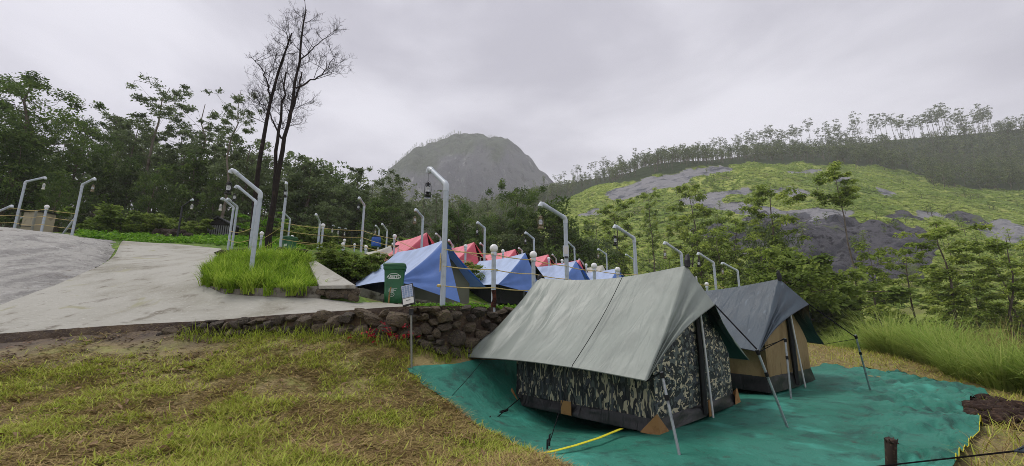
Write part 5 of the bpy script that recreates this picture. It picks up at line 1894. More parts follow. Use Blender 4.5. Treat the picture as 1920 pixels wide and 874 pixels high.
for k, px, top, d, w, lb in left:
    plant_px(k, px, top, d, lb, G_L, w)
mid = [('round0', 572, 292, 46, 1.15, 'leafy tree just right of the bare tree'), ('round1', 540, 335, 48, 1.1, 'dark tree behind the bare tree trunks'), ('round1', 598, 318, 52, 1.3, 'dark tree right of the leafy one near the bare tree'), ('oak1', 640, 345, 58, 1.6, 'tree above the globe posts behind the parapet'), ('oak0', 684, 312, 50, 1.25, 'tree whose narrow crown stands over the lamp post at the parapet end'),
       ('round0', 655, 350, 48, 1.2, 'dark tree left of the parapet end lamp post'), ('oak2', 730, 318, 46, 1.3, 'tall leafy tree left of the granite peak'), ('round0', 768, 385, 46, 1., 'low yellowish tree left of the foremost lamp post'), ('round1', 712, 370, 44, 1.1, 'low tree over the blue barrel'), ('round0', 620, 385, 44, 1.2, 'low dark tree over the parapet globe post'),
       ('round1', 858, 388, 50, 1., 'rounded dark tree right of the foremost lamp post'), ('round1', 903, 425, 48, 1.1, 'low dark tree behind the pink tents'), ('broad0', 958, 345, 52, .75, 'tall dark tree behind the second blue tent'), ('round0', 930, 405, 54, 1., 'lighter tree left of the tall dark tree behind the blue tents'), ('oak2', 1000, 378, 56, 1.3, 'slim tree left of the lamp post with the white box'),
       ('round1', 1040, 385, 52, 1.15, 'leafy tree behind the lamp post with the white box'), ('round0', 985, 425, 50, 1.1, 'low tree behind the third pink tent'), ('round1', 830, 420, 52, 1.0, 'low dark tree behind the foremost lamp post'), ('round0', 1085, 440, 55, 1., 'low tree right of the lamp post with the white box')]
for k, px, top, d, w, lb in mid:
    plant_px(k, px, top, d, lb, G_M, w)
right = [('tall', 1578, 305, 46, 1.05, 'very tall slim tree with a small umbrella crown over the dark cliff', -5.), ('layer0', 1425, 342, 52, .95, 'tall layered tree above the slate-blue tent', -4.), ('layer1', 1312, 332, 62, .8, 'thin tall tree over the gap between the two nearest tents', -3.), ('layer2', 1160, 372, 72, 1., 'flat topped tree over the middle ridge lamp post', None),
         ('layer0', 1222, 352, 95, .7, 'small tree high on the green hill left of the thin tall tree', None), ('layer1', 1275, 392, 68, 1., 'broad tree left of the thin tall tree', None), ('layer2', 1375, 395, 66, 1.1, 'spreading tree between the thin tall tree and the layered tree', None), ('slender', 1636, 455, 44, 1.2, 'small slender tree on the right of the very tall slim tree', -4.),
         ('layer2', 1765, 412, 34, 1.15, 'large layered yellow-green tree in the right valley', -4.), ('layer0', 1868, 440, 32, 1.15, 'wide crowned tree at the right edge of the valley', -4.), ('layer1', 1700, 470, 40, 1.1, 'tree left of the large layered tree', -5.), ('layer1', 1920, 470, 36, 1.2, 'tree cut by the right frame edge', -4.), ('layer0', 1815, 500, 38, 1.1, 'tree between the large layered tree and the right edge tree', -4.),
         ('slender', 1345, 425, 56, 1.2, 'tree behind the lamp post in the gap between the nearest tents', -3.), ('layer0', 1475, 470, 50, .9, 'low tree just right of the layered tree', -4.), ('layer2', 1520, 520, 50, .9, 'low tree under the cliff left of the very tall slim tree', -4.),
         ('layer1', 1110, 405, 80, 1.2, 'tree on the lower green hill right of the white box lamp post', None), ('layer2', 1060, 430, 75, 1.1, 'tree at the foot of the hill behind the white box lamp post', None), ('round0', 1445, 410, 58, .8, 'dark tree close behind the layered tree', -4.), ('layer1', 1400, 455, 48, 1., 'low tree over the slate-blue tent ridge', -4.), ('layer0', 1560, 500, 44, .9, 'low tree at the foot of the very tall slim tree', -5.)]
for k, px, top, d, w, lb, zb in right:
    plant_px(k, px, top, d, lb, G_R, w * .74, zb=zb)
plant_px('feather', 485, 398, 27, 'bright feathery low tree behind the planter lamp posts', None, 1.1)
plant_px('bush0', 228, 392, 29, 'large round dark green shrub beyond the road', None, 1.35, cat='shrub')

# valley shrubs that overlap into a thicket
gsh = 'shrubs of the valley thicket on the right'
rg = np.random.default_rng(77)
n_s = 0
for k in range(150):
    px, d = rg.uniform(1500, 2010), rg.uniform(21, 52)
    P = down(px, d)
    P[2] = max(P[2], -6.)
    h = rg.uniform(2.4, 6.) * np.interp(d, [21, 30], [.6, 1])
    ty = U(px, 0, d)
    plant('bush%d' % (k % 3), P, h, 'leafy green shrub of the thicket in the valley on the right', gsh, None, rg.uniform(.8, 1.3), 'shrub')
for k in range(70):
    px, d = rg.uniform(1010, 1500), rg.uniform(48, 84)
    P = down(px, d)
    plant('bush%d' % (k % 3), P, rg.uniform(1.0, 2.2), 'leafy shrub of the thicket at the foot of the green hill', 'shrubs at the foot of the hill', None, rg.uniform(.9, 1.4), 'shrub')
for k in range(46):
    px, d = rg.uniform(100, 640), rg.uniform(29, 44)
    if abs(px - 228) < 45 and d < 38:
        d += 10
    P = down(px, d)
    plant('bush%d' % (k % 3), P, rg.uniform(.6, 1.6), 'low green shrub under the trees of the left wood', 'shrubs under the left wood', None, rg.uniform(.9, 1.5), 'shrub')
for k in range(40):
    px, d = rg.uniform(600, 1120), rg.uniform(40, 50)
    P = down(px, d)
    plant('bush%d' % (k % 3), P, rg.uniform(1.4, 2.8), 'low green shrub under the trees behind the camp', 'shrubs behind the camp', None, rg.uniform(.9, 1.5), 'shrub')
for px, d, h, lb in ((660, 14.4, .8, 'leafy bush under the dark stone parapet, left one'), (700, 15.2, .9, 'bright leafy bush under the dark stone parapet, right one'), (630, 14.6, .75, 'small grey-green bush right of the grass planter'), (725, 16., .8, 'bush behind the back corner of the nearest blue tent'), (615, 15.6, .7, 'small bush behind the top of the concrete slab'), (870, 17.5, 1.1, 'bright bush between the two nearest blue tents')):
    plant('bush%d' % (int(px) % 3), down(px, d), h, lb, 'bushes beside the blue tents', None, 1.25, 'shrub')

# ---- bare tree pair ----------------------------------------------------------------
DT = 21.
btw = lambda px, py, dd=0: U(px, py, DT + dd)


def bare_tree(name, label, stems, seed, d_twig):
    rg = np.random.default_rng(seed)
    base = btw(*stems[0][0][0])
    base[2] = g1(base[0], base[1])
    root = thing(name, base, label, 'bare tree', 'bare trees beyond the grass planter')
    tw = MB()

    def twig(p, d, L_, r, lv):
        n = 3
        q = [p]
        dd = d.copy()
        for _ in range(n):
            dd = dd + rg.normal(0, .13, 3) + np.array((0, 0, .10))
            dd /= np.linalg.norm(dd)
            q.append(q[-1] + dd * L_ / n)
        tw.tube(q, list(np.linspace(r, r * .45, n + 1)), 4 if lv < 2 else 3, False)
        if lv < 3:
            for _ in range((5, 4, 4)[lv]):
                t = rg.uniform(.25, 1)
                i = min(int(t * n), n - 1)
                o = q[i] * (1 - (t * n - i)) + q[i + 1] * (t * n - i)
                s = rg.normal(size=3)
                s -= dd * (s @ dd)
                s /= np.linalg.norm(s)
                nd = dd * .65 + s * .75 + np.array((0, 0, .15))
                twig(o, nd / np.linalg.norm(nd), L_ * rg.uniform(.4, .62), max(r * .5, .004), lv + 1)
    for (pts, r0, r1, ntw) in stems:
        P = [btw(*p) - base for p in pts]
        if P[0][2] < 1:
            P[0] = np.array((P[0][0], P[0][1], -.2))
        Pn = np.array(P)
        s = np.linspace(0, 1, len(P))
        q = np.linspace(0, 1, 14)
        Pq = np.stack([np.interp(q, s, Pn[:, k]) for k in range(3)], -1)
        Pq[1:-1] += rg.normal(0, .03, Pq[1:-1].shape)
        MB().tube(list(Pq), list(r0 + (r1 - r0) * q ** .8), 8).obj('trunk' if r0 > .1 else 'limb', DARKBARK, root, True)
        for k in range(ntw):
            t = rg.uniform(.45 if r0 > .1 else .15, 1.)
            o = np.array([np.interp(t, q, Pq[:, j]) for j in range(3)])
            a = rg.uniform(0, 6.28)
            dv = np.array((math.cos(a), math.sin(a) * .7, rg.uniform(.45, 1.1)))
            twig(o, dv / np.linalg.norm(dv), rg.uniform(1.0, 2.3) * d_twig * (1.25 - .6 * t), .017, 0)
    tw.obj('twigs', DARKBARK, root)
    return root


bare_tree('bare_tree', 'leafless dark tree on the left of the bare pair', [
    ([(470, 474), (476, 395), (483, 335), (489, 285), (497, 235), (507, 189), (519, 144), (530, 110), (538, 80), (547, 62)], .145, .03, 19),
    ([(507, 185), (500, 150), (490, 128), (478, 112)], .05, .015, 8)], 91, .7)
bare_tree('bare_tree', 'leafless dark tree with two stems on the right of the bare pair', [
    ([(504, 464), (509, 420), (517, 362), (526, 300), (533, 262), (541, 230), (552, 165), (561, 113), (566, 55), (574, 18)], .17, .03, 22),
    ([(515, 365), (517, 300), (524, 233), (533, 180), (536, 135)], .12, .03, 9),
    ([(541, 232), (552, 190), (561, 163), (566, 135)], .08, .03, 5),
    ([(555, 165), (575, 155), (600, 142), (615, 128), (630, 100)], .05, .012, 10),
    ([(562, 115), (578, 98), (600, 78), (622, 62)], .04, .012, 7),
    ([(528, 260), (512, 225), (500, 200), (478, 190)], .05, .012, 6)], 92, .66)

# ---- ridge trees ---------------------------------------------------------------------
rg = np.random.default_rng(55)
gl = 'slim eucalyptus trees along the skyline ridge'
ridge_x = [1000, 1100, 1200, 1300, 1400, 1500, 1700, 1920, 2000]
ridge_y = [356, 338, 322, 308, 293, 277, 260, 243, 238]
one = {}
for k in range(3):
    tm, cm, H = PR['gum%d' % k]
    me = None
    a = np.empty(len(tm.vertices) * 3, np.float32)
px = 1002.
cnt = 0
while px < 1935 and cnt < 150:
    d = rg.uniform(400, 450)
    y = np.interp(px, ridge_x, ridge_y)
    P = U(px, y, d)
    zz_, _, _ = farz(P[0:1], P[1:2])
    P[2] = float(zz_[0])
    h = rg.choice([14, 20, 24, 27]) * rg.uniform(.85, 1.15) * np.interp(px, [1000, 1300, 1600, 1920], [.65, .85, 1.15, 1.25])
    plant('gum%d' % rg.integers(3), P, h, 'slim eucalyptus tree standing on the skyline ridge', gl, None, rg.uniform(.8, 1.3))
    px += rg.choice([2.5, 5, 8, 15], p=[.3, .35, .25, .1]) * rg.uniform(.7, 1.3)
    cnt += 1


def scatter_mass(name, kinds, pts, hs, mats, label, cat, group=None, seed=1, wide=1.):
    """many far trees as one mass: copies of small prototypes joined into one mesh"""
    rg = np.random.default_rng(seed)
    V, F, MI, T_ = [], [], [], []
    nb = 0
    store = []
    store = list(kinds)
    for P, h in zip(pts, hs):
        tv, tf, cv, cf, ct, H = store[rg.integers(len(store))]
        a = rg.uniform(0, 6.28)
        c, s = math.cos(a) * h / H * wide, math.sin(a) * h / H * wide
        for v, f, m, t in ((tv, tf, 0, None), (cv, cf, 1, ct)):
            q = np.stack([v[:, 0] * c - v[:, 1] * s, v[:, 0] * s + v[:, 1] * c, v[:, 2] * h / H], -1) + P
            V.append(q)
            F.append(f + nb)
            MI.append(np.full(len(f), m))
            T_.append(np.clip((t if t is not None else np.zeros(len(f))) * .45 + rg.uniform(0, .55), 0, 1))
            nb += len(v)
    me = fast_mesh(name, np.concatenate(V), np.concatenate(F), mats, np.concatenate(T_), mi=np.concatenate(MI))
    o = mobj(name, me)
    tag(o, label, cat, group, 'stuff')
    return o


def low_tree(seed, H, base, ncl, spread, cr, nl, leaf, flat=.75, trunk=.25):
    rg = np.random.default_rng(seed)
    tv = np.array([(math.cos(a) * trunk * s, math.sin(a) * trunk * s, z) for z, s in ((0, 1.), (H * .9, .3)) for a in (0, 2.1, 4.2)])
    tf = np.array([(0, 1, 4, 3), (1, 2, 5, 4), (2, 0, 3, 5)])
    C = []
    for i in range(ncl):
        t = (i + .5) / ncl
        a = i * 2.4
        r = spread * (.5 + .5 * math.sin(t * 3)) * rg.uniform(.2, 1)
        C.append((r * math.cos(a), r * math.sin(a), H * (base + (1 - base) * t)))
    V, F, T_ = leaf_quads(C, nl, leaf, rg, np.full(ncl, cr), flat, .45, .6, .6)
    return tv, tf, V, F, T_, H


FARK = [low_tree(700 + k, 17., .3, 9, 2.4, 1.8, 14, 1.1) for k in range(3)] + [low_tree(710 + k, 20., .62, 6, 2.3, 1.5, 12, 1.0, .6) for k in range(2)]
scatter = []


def field(n, px0, px1, d0, d1, ok, seed):
    rg = np.random.default_rng(seed)
    px = rg.uniform(px0, px1, n)
    d = np.sqrt(rg.uniform(d0 ** 2, d1 ** 2, n))
    x = (px - CX) / FPX * d
    z = np.zeros(n)
    for _ in range(6):
        y = (d - (z - EYE) * sth) / cth
        z, rk_, wd = farz(x, y)
    P = np.stack([x, y, z], -1)
    a, b_, _ = PX(P)
    m = ok(a, b_, d, rk_, wd)
    return P[m]


bndf = lambda a: np.interp(a, [900, 1000, 1100, 1200, 1300, 1400, 1500, 1640, 1700, 1760, 1850, 1920, 2300], [500, 400, 352, 332, 312, 303, 303, 306, 318, 345, 352, 356, 350])
P = field(2100, 990, 1990, 190, 398, lambda a, b_, d, rk_, wd: (b_ < bndf(a) - 0) & (rk_ < .5) & (wd > .5), 61)
o = sel = np.flatnonzero(P[:, 0] > 185)
RNG.shuffle(sel)
for k, i in enumerate(sel[:95]):
    plant('far%d' % (k % 2), P[i], RNG.uniform(10, 15), 'broad crowned tree of the hazy forest on the right ridge', 'trees of the hazy ridge forest', None, RNG.uniform(1., 1.5))
edge_ = field(700, 1600, 1960, 225, 300, lambda a, b_, d, rk_, wd: (b_ < bndf(a) + 10) & (b_ > bndf(a) - 14) & (rk_ < .6), 75)
for k in range(min(42, len(edge_))):
    plant('far%d' % (k % 2), edge_[k], RNG.uniform(10, 16), 'dark tree along the lower edge of the ridge forest', 'trees along the lower edge of the ridge forest', None, RNG.uniform(.8, 1.2))
scatter_mass('ridge_forest', FARK, P, RNG.uniform(7, 14, len(P)) * np.interp(np.hypot(P[:, 0], P[:, 1]), [330, 400], [1., .8]), [PALEBARK, EUCA], 'hazy forest covering the upper slope and ridge on the right', 'forest', seed=62, wide=1.3)
P = field(900, 640, 1010, 95, 420, lambda a, b_, d, rk_, wd: wd > .4, 63)
scatter_mass('valley_forest', FARK[:3], P, RNG.uniform(8, 15, len(P)), [BARK, EUCA], 'hazy forest in the valley below the granite peak', 'forest', seed=64)
P = field(190, -200, 660, 66, 200, lambda a, b_, d, rk_, wd: d > 0, 65)
scatter_mass('back_forest', FARK, P, RNG.uniform(13, 18, len(P)), [BARK, OAKM], 'dense forest behind the trees on the left', 'forest', seed=66)
# scattered bushes and young trees over the open hillside
P = field(420, 1000, 1960, 95, 270, lambda a, b_, d, rk_, wd: (wd < .5) & (d < 140 + 130 * (np.abs(fbm(a * .02, b_ * .04, 3, 5)) > .33)), 67)
scatter_mass('hillside_bushes', FARK[:3], P, RNG.uniform(1.8, 5., len(P)), [BARK, SCRUB], 'small bushes dotted over the open green hillside', 'bushes', seed=68, wide=1.9)
P = field(95, 1080, 1960, 78, 130, lambda a, b_, d, rk_, wd: (b_ > 430) & (rk_ < .6) & ((a < 1470) | (a > 1690) | (b_ > 560)), 69)
scatter_mass('slope_trees', FARK[:3], P, RNG.uniform(2.5, 5.5, len(P)), [BARK, ACAC], 'young trees along the foot of the rocky hill', 'trees', seed=70, wide=1.5)
# grass tussocks that give the hill its rough skin
rg = np.random.default_rng(71)
P = field(26000, 985, 1960, 80, 330, lambda a, b_, d, rk_, wd: (wd < .5) & (rk_ < .55) & (b_ > bndf(a) - 2), 72)
V, F, T_ = leaf_quads(P + np.array((0, 0, .12)), 6, 1.15, rg, np.full(len(P), .9), .35, .85, .5, .6)
T_ = np.clip(.5 + fbm(P[:, 0] * .035, P[:, 1] * .035, 5, 76) * .85 + fbm(P[:, 0] * .2, P[:, 1] * .2, 2, 79) * .3, 0, 1).repeat(6) + rg.uniform(-.12, .12, len(P) * 6)
tag(mobj('hill_grass', fast_mesh('hill_grass', V, F, HILLG, T_)), 'tufted light green grass over the open hillside', 'grass', kind='stuff')
# trees on the granite peak
mp_ = []
rg = np.random.default_rng(73)
for k in range(900):
    i = rg.integers(0, len(cx_))
    pxc = mpx[i, 60]
    lim = np.interp(pxc, [700, 780, 880, 960, 1000, 1030], [.0, .55, .90, .97, .99, .98])
    j = int(np.clip(rg.uniform(lim, 1.02), 0, 1.4) * 60)
    if pxc > 985 and rg.uniform() < .6:
        continue
    mp_.append((Xm[i, j], Yb[i, j], Zm[i, j]))
scatter_mass('peak_trees', FARK, np.array(mp_), rg.uniform(5, 11, len(mp_)), [BARK, EUCA], 'small trees along the crest and left slope of the granite peak', 'trees', seed=74)


# ================================================================ GRASS AND LEAVES NEAR THE CAMERA
def blades(P, L_, w, ang, lean, curve, tint, mat, name, seg=2, rg=None, flat=False):
    """strips: P base points, L_ lengths, ang heading, lean start tilt from vertical, curve extra tilt along the blade"""
    n = len(P)
    hd = np.stack([np.cos(ang), np.sin(ang), np.zeros(n)], -1)
    sd_ = np.stack([-np.sin(ang), np.cos(ang), np.zeros(n)], -1)
    pts = [P]
    a = lean.copy()
    for k in range(seg):
        st = L_[:, None] / seg * (hd * np.sin(a)[:, None] + np.array((0, 0, 1.)) * np.cos(a)[:, None])
        pts.append(pts[-1] + st)
        a = a + curve / seg
    V = []
    for k, p in enumerate(pts):
        ww = (w * (1 - (k / seg) ** 1.6 * .92))[:, None]
        V += [p - sd_ * ww / 2, p + sd_ * ww / 2]
    V = np.stack(V, 1).reshape(-1, 3)
    m = 2 * (seg + 1)
    F = np.concatenate([np.stack([np.arange(n) * m + 2 * k, np.arange(n) * m + 2 * k + 1, np.arange(n) * m + 2 * k + 3, np.arange(n) * m + 2 * k + 2], -1) for k in range(seg)])
    T_ = np.tile(tint, seg)
    return fast_mesh(name, V, F, mat, T_)


rg = np.random.default_rng(81)
# mown grass and straw on the lawn
N = 330000
px = rg.uniform(-120, 1120, N)
y = 2.9 * (8.4 / 2.9) ** rg.uniform(0, 1, N)
x = (px - CX) / FPX * y * .96
z = lzn(x, y)


def inside_tarp(x, y):
    lx = np.interp(y, Lp[:, 1], Lp[:, 0])
    return (x > lx + .02 + fbm(x * 6, y * 6, 3, 88) * .06) & (y > 2.5)


bare = fbm(x * .8, y * .8, 4, 90) * .8 - .12 + .75 * smooth(-4.4, -6.2, x) * smooth(6.5, 7.6, y) - .25 * smooth(-2, 0, x)
dens = smooth(-.35, .25, fbm(x * 2.6, y * 2.6, 4, 99)) * .75 + .25
keep = ~inside_tarp(x, y) & (rg.uniform(0, 1, N) < dens) & (y < WL(x) - .12) & (rg.uniform(-.35, .75, N) > bare) & (x < 1.9)
x, y, z = x[keep], y[keep], z[keep]
n = len(x)
patch = fbm(x * 1.3 + 3, y * 1.3, 5, 92) * 1.5
grn_ = rg.uniform(0, 1, n) < np.clip(.36 + patch * .9, .06, .7)
tint = np.where(grn_, rg.uniform(.5, 1, n), rg.uniform(0, .48, n) + .05)
lean = np.where(grn_, rg.uniform(.75, 1.55, n), rg.uniform(1.3, 1.66, n))
Ls = np.where(grn_, rg.uniform(.05, .13, n), rg.uniform(.06, .22, n))
wd_ = np.where(grn_, rg.uniform(.008, .017, n), rg.uniform(.006, .013, n))
me = blades(np.stack([x, y, z + rg.uniform(.0, .035, n)], -1), Ls, wd_, rg.uniform(0, 6.28, n), lean, rg.uniform(-.3, .35, n), tint, LAWN, 'mown_grass', 2)
tag(mobj('mown_grass', me), 'mown grass and straw lying over the ground in front', 'grass', kind='stuff')
# fresh tufts
TUFT = foliage_mat('fresh_tuft_green', S(112, 126, 44), S(140, 156, 56), S(170, 184, 76), tr=.35)
c = np.flatnonzero(patch > -.12)
c = c[rg.integers(0, len(c), 1500)]
k_ = 11
bx_, by_ = np.repeat(x[c], k_) + rg.normal(0, .03, 1500 * k_), np.repeat(y[c], k_) + rg.normal(0, .03, 1500 * k_)
me = blades(np.stack([bx_, by_, lzn(bx_, by_) + .01], -1), rg.uniform(.06, .15, len(bx_)), rg.uniform(.006, .013, len(bx_)), rg.uniform(0, 6.28, len(bx_)), rg.uniform(.5, 1.35, len(bx_)), rg.uniform(.2, .9, len(bx_)), np.repeat(rg.uniform(.3, 1, 1500), k_), TUFT, 'grass_tufts', 2)
keep = None
tag(mobj('grass_tufts', me), 'fresh green tufts sprouting from the mown grass', 'grass', kind='stuff')
# dead leaves
N = 420
px, py = rg.uniform(-50, 1000, N), rg.uniform(640, 874, N)
P = []
for a, b_ in zip(px, py):
    z_ = np.interp(b_, [632, 690, 790, 874], [1.1, .78, .35, .2])
    q = GZ(a, b_, z_)
    if not inside_tarp(q[0:1], q[1:2])[0] and q[1] < WL(q[0]) - .3:
        q[2] = float(lzn(q[0:1], q[1:2])[0]) + .035
        P.append(q)
V, F, T_ = leaf_quads(P, 1, .10, rg, np.full(len(P), .01), .5, .75, .42, .6)
DEAD = foliage_mat('dead_leaf', S(84, 62, 44), S(118, 94, 66), S(158, 134, 104), tr=.1)
tag(mobj('fallen_leaves', fast_mesh('fallen_leaves', V, F, DEAD, T_)), 'dry brown leaves scattered on the mown grass', 'leaves', kind='stuff')
px, py = rg.uniform(-60, 440, 260), rg.uniform(628, 676, 260)
P = np.array([GZ(a, b_, np.interp(b_, [628, 690], [1.12, .8])) for a, b_ in zip(px, py)])
P = P[P[:, 1] < WL(P[:, 0]) - .12]
P[:, 2] = lzn(P[:, 0], P[:, 1]) + .03
P[:, 2] -= .015
V, F, T_ = leaf_quads(P, 5, .09, rg, np.full(len(P), .10), .12, .9, .3, .6)
MUDL = foliage_mat('rotting_leaf', S(56, 44, 34), S(88, 68, 52), S(136, 108, 84), tr=.05)
tag(mobj('leaf_litter', fast_mesh('leaf_litter', V, F, MUDL, T_)), 'dark rotting leaves and twigs along the muddy road edge', 'leaves', kind='stuff')
# mown slope right of the tents
N = 60000
x, y = rg.uniform(5.5, 22, N), rg.uniform(6.5, 22, N)
z = lzn(x, y)
a, b_, dd = PX(np.stack([x, y, z], -1))
rx = np.interp(y, Rp[:, 1], Rp[:, 0])
ok = (y > np.interp(x, Bp[3:, 0], Bp[3:, 1]) + .05) | ((x > np.interp(y, np.sort(Rp[:, 1]), Rp[np.argsort(Rp[:, 1]), 0]) + .1) & (y < 9))
ok &= (y < WL(x) - .4)
x, y, z = x[ok], y[ok], z[ok]
n = len(x)
patch = fbm(x * .9, y * .9, 4, 94)
grn_ = rg.uniform(0, 1, n) < np.clip(.42 + patch, .1, .8)
me = blades(np.stack([x, y, z + .01], -1), np.where(grn_, rg.uniform(.08, .2, n), rg.uniform(.12, .4, n)), rg.uniform(.008, .018, n), rg.uniform(0, 6.28, n), np.where(grn_, rg.uniform(.4, 1.3, n), rg.uniform(1.1, 1.6, n)), rg.uniform(-.2, .6, n), np.where(grn_, rg.uniform(.5, .95, n), rg.uniform(.1, .5, n)), LAWN, 'mown_slope_grass', 2)
tag(mobj('mown_slope_grass', me), 'mown grass and straw on the slope right of the tan tent', 'grass', kind='stuff')
# grass right of the tarpaulin near the frame corner
N = 9000
x, y = rg.uniform(4.0, 9.5, N), rg.uniform(2.6, 7.5, N)
a, b_, dd = PX(np.stack([x, y, lzn(x, y)], -1))
ok = (a > np.interp(b_, [740, 760, 800, 850, 900], [1870, 1835, 1856, 1826, 1800])) & ~((b_ < 800) & (a > 1815))
x, y = x[ok], y[ok]
n = len(x)
me = blades(np.stack([x, y, lzn(x, y) + .01], -1), rg.uniform(.1, .3, n), rg.uniform(.006, .014, n), rg.uniform(0, 6.28, n), rg.uniform(.4, 1.5, n), rg.uniform(0, .9, n), rg.uniform(.05, 1, n), LAWN, 'edge_grass', 3)
tag(mobj('edge_grass', me), 'rough cut grass right of the green tarpaulin corner', 'grass', kind='stuff')

# planter grass
NT, NB = 330, 52
N = NT * NB
u_, w_ = np.repeat(rg.uniform(-.01, 1.01, NT), NB), np.repeat(rg.uniform(-.02, 1, NT) ** 1.15, NB)
w_ = np.nan_to_num(w_, nan=0.)
A_ = np.stack([np.interp(u_, np.linspace(0, 1, 5), np.array([ol[1], ol[2], ol[3], ol[4], ol[5]])[:, k]) for k in (0, 1)], -1)
B0, B1 = U(425, 487, 14.2), U(588, 492, 12.6)
B_ = np.stack([np.interp(u_, [0, 1], [B0[k], B1[k]]) for k in (0, 1)], -1)
Q = A_ * (1 - w_[:, None]) + B_ * w_[:, None] + rg.normal(0, .045, (N, 2))
z = g1_ = upz(Q[:, 0], Q[:, 1]) + .1 * (1 - w_) * np.clip(u_ * 2, 0, 1)
hgt = (.42 + .20 * fbm(Q[:, 0] * 1.5, Q[:, 1] * 1.5, 3, 97)) * (.75 + .25 * np.sin(u_ * 3.1))
rimf = np.clip(1 - w_ * 5, 0, 1)
out_dir = math.pi * 1.5 + (u_ - .4) * 1.2
ang = np.where(rg.uniform(0, 1, N) < rimf * .7, out_dir + rg.normal(0, .7, N), rg.uniform(0, 6.28, N))
me = blades(np.stack([Q[:, 0], Q[:, 1], z], -1), hgt * rg.uniform(.55, 1.4, N) * np.repeat(rg.uniform(.7, 1.25, NT), NB), rg.uniform(.014, .028, N), ang, rg.uniform(.05, .6, N), rg.uniform(.4, 2.1, N), np.clip(rg.normal(.5, .22, N) + np.repeat(rg.normal(0, .2, NT), NB), 0, 1), GRASSM, 'planter_grass', 4)
tag(mobj('planter_grass', me), 'lush bright green grass filling the planter in the road bend', 'grass', kind='stuff')

# weeds on the terraces: small leaves near the ground
def weeds(name, label, pts, n_each, leaf, rad, mat, seed):
    rg = np.random.default_rng(seed)
    V, F, T_ = leaf_quads(pts, n_each, leaf, rg, rad, .6, .6, .5, .6)
    tag(mobj(name, fast_mesh(name, V, F, mat, T_)), label, 'ground plants', kind='stuff')


x = rg.uniform(-1.9, 1.2, 260)
pts = np.stack([x, WL(x) + rg.uniform(-.05, .5, 260), np.zeros(260)], -1)
pts[:, 2] = upz(pts[:, 0], pts[:, 1]) + .04
weeds('wall_top_weeds', 'small green weeds growing on top of the stone wall', pts, 9, .075, .1, FRESH, 801)
pts = np.array([down(rg.uniform(150, 640), rg.uniform(23.5, 33)) for _ in range(1500)])
pts[:, 2] += .12
weeds('meadow_weeds', 'bright green ground plants between the road and the wood', pts, 12, .2, rg.uniform(.2, .45, 1500), FRESH, 802)
pts = np.array([down(rg.uniform(600, 735), rg.uniform(13.6, 17)) for _ in range(260)])
pts[:, 2] += .1
weeds('bank_weeds', 'leafy plants covering the bank left of the nearest blue tent', pts, 14, .1, rg.uniform(.1, .25, 260), SCRUB, 803)
pts = np.array([U(rg.normal(722, 26), rg.normal(627, 8), rg.uniform(7.35, 7.6)) for _ in range(26)])
REDW = foliage_mat('red_weed', S(96, 18, 30), S(150, 26, 46), S(190, 50, 64), tr=.3)
weeds('red_weed', 'crimson creeping weed at the foot of the stone wall', pts, 7, .06, .07, REDW, 804)
pts = np.array([down(rg.uniform(820, 1120), rg.uniform(24, 42)) for _ in range(500)])
weeds('terrace_weeds', 'green plants growing between the pink tents', pts, 10, .18, .35, SCRUB, 805)
# long grass leaves against the wall foot
N = 1400
px = rg.uniform(330, 930, N)
x = (px - CX) / FPX * 7.7
y = WL(x) - rg.uniform(.22, .5, N)
me = blades(np.stack([x, y, lzn(x, y)], -1), rg.uniform(.08, .34, N), rg.uniform(.006, .014, N), rg.uniform(0, 6.28, N), rg.uniform(.1, .9, N), rg.uniform(.3, 1.4, N), rg.uniform(.0, 1, N), TUFT, 'wall_foot_grass', 4)
tag(mobj('wall_foot_grass', me), 'long green grass blades along the foot of the stone wall', 'grass', kind='stuff')

# tall tussocks at the right edge of the mown slope
TUS = []
for k in range(5):
    rg2 = np.random.default_rng(900 + k)
    n = 430
    a = rg2.uniform(0, 6.28, n)
    r_ = np.sqrt(rg2.uniform(0, 1, n)) * .24
    TUS.append(blades(np.stack([np.cos(a) * r_, np.sin(a) * r_, np.zeros(n)], -1), rg2.uniform(.6, 1.35, n), rg2.uniform(.011, .022, n), a + rg2.normal(0, .5, n), rg2.uniform(.02, .5, n), rg2.uniform(.3, 1.9, n), np.clip(rg2.normal(.5, .25, n), 0, 1), TUSSM, 'grass_tussock', 5))
DRT = []
for k in range(2):
    rg2 = np.random.default_rng(950 + k)
    n = 120
    a = rg2.uniform(0, 6.28, n)
    r_ = np.sqrt(rg2.uniform(0, 1, n)) * .4
    DRT.append(blades(np.stack([np.cos(a) * r_, np.sin(a) * r_, np.zeros(n)], -1), rg2.uniform(.9, 1.7, n), rg2.uniform(.006, .012, n), a, rg2.uniform(.02, .3, n), rg2.uniform(.1, .8, n), rg2.uniform(0, 1, n), DRYG, 'dry_grass_clump', 4))
tl = [(14.5, 22.), (13.4, 17.4), (12.6, 14.6), (11.9, 12.2), (11.3, 10.6), (10.8, 9.4), (10.6, 8.2), (11.2, 7.0)]
tl = np.array(tl)
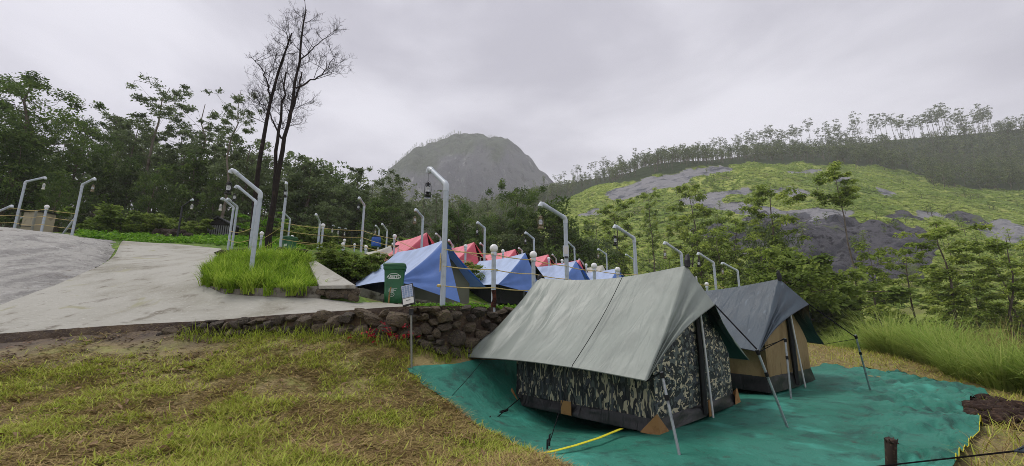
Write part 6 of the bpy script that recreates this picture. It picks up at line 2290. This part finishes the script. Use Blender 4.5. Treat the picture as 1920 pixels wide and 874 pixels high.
for k in range(100):
    t = rg.uniform(0, 1) ** .9
    q = np.array([np.interp(t * 7, np.arange(8), tl[:, j]) for j in (0, 1)])
    q = q + np.array((rg.uniform(-.15, 2.6) * (1. if k % 3 else .45), rg.normal(0, .45)))
    o = mobj('grass_tussock', TUS[k % 5])
    o.location = (q[0], q[1], g1(q[0], q[1]) - .03)
    o.rotation_euler = (0, 0, rg.uniform(0, 6.28))
    s = rg.choice([.6, .85, 1.05, 1.3]) * rg.uniform(.85, 1.15) * np.interp(q[1], [7, 10, 16, 22], [.85, .88, 1.2, 1.5])
    o.scale = (s * 1.1, s * 1.1, s)
    tag(o, 'tall green grass tussock at the edge of the mown slope', 'grass tussock', 'tall grass tussocks along the mown slope')
for k in range(70):
    t = rg.uniform(0, 1)
    q = np.array([np.interp(t * 7, np.arange(8), tl[:, j]) for j in (0, 1)]) + np.array((rg.uniform(1.4, 4.8), rg.uniform(-.5, 1.5)))
    o = mobj('dry_grass_clump', DRT[k % 2])
    o.location = (q[0], q[1], g1(q[0], q[1]))
    o.rotation_euler = (0, 0, rg.uniform(0, 6.28))
    o.scale = (1, 1, rg.uniform(.8, 1.2))
    tag(o, 'dry brownish grass clump behind the tall green tussocks', 'dry grass', 'dry grass clumps behind the green tussocks')

# ================================================================ HAZE
x0, x1, y0, y1, z0_, z1 = -900., 950., -60., 1150., -40., 440.
hz = MB().box(((x0 + x1) / 2, (y0 + y1) / 2, (z0_ + z1) / 2), (x1 - x0, y1 - y0, z1 - z0_))
hm = bpy.data.materials.new('haze')
hm.use_nodes = True
n_ = hm.node_tree.nodes
for q in list(n_):
    if q.type != 'OUTPUT_MATERIAL':
        n_.remove(q)
pv = n_.new('ShaderNodeVolumePrincipled')
pv.inputs['Color'].default_value = (.975, .967, 1., 1)
pv.inputs['Density'].default_value = .00038
pv.inputs['Anisotropy'].default_value = .2
hm.node_tree.links.new(pv.outputs['Volume'], n_['Material Output'].inputs['Volume'])
ho = hz.obj('haze', hm)
ho['kind'] = 'stuff'
ho.display_type = 'WIRE'
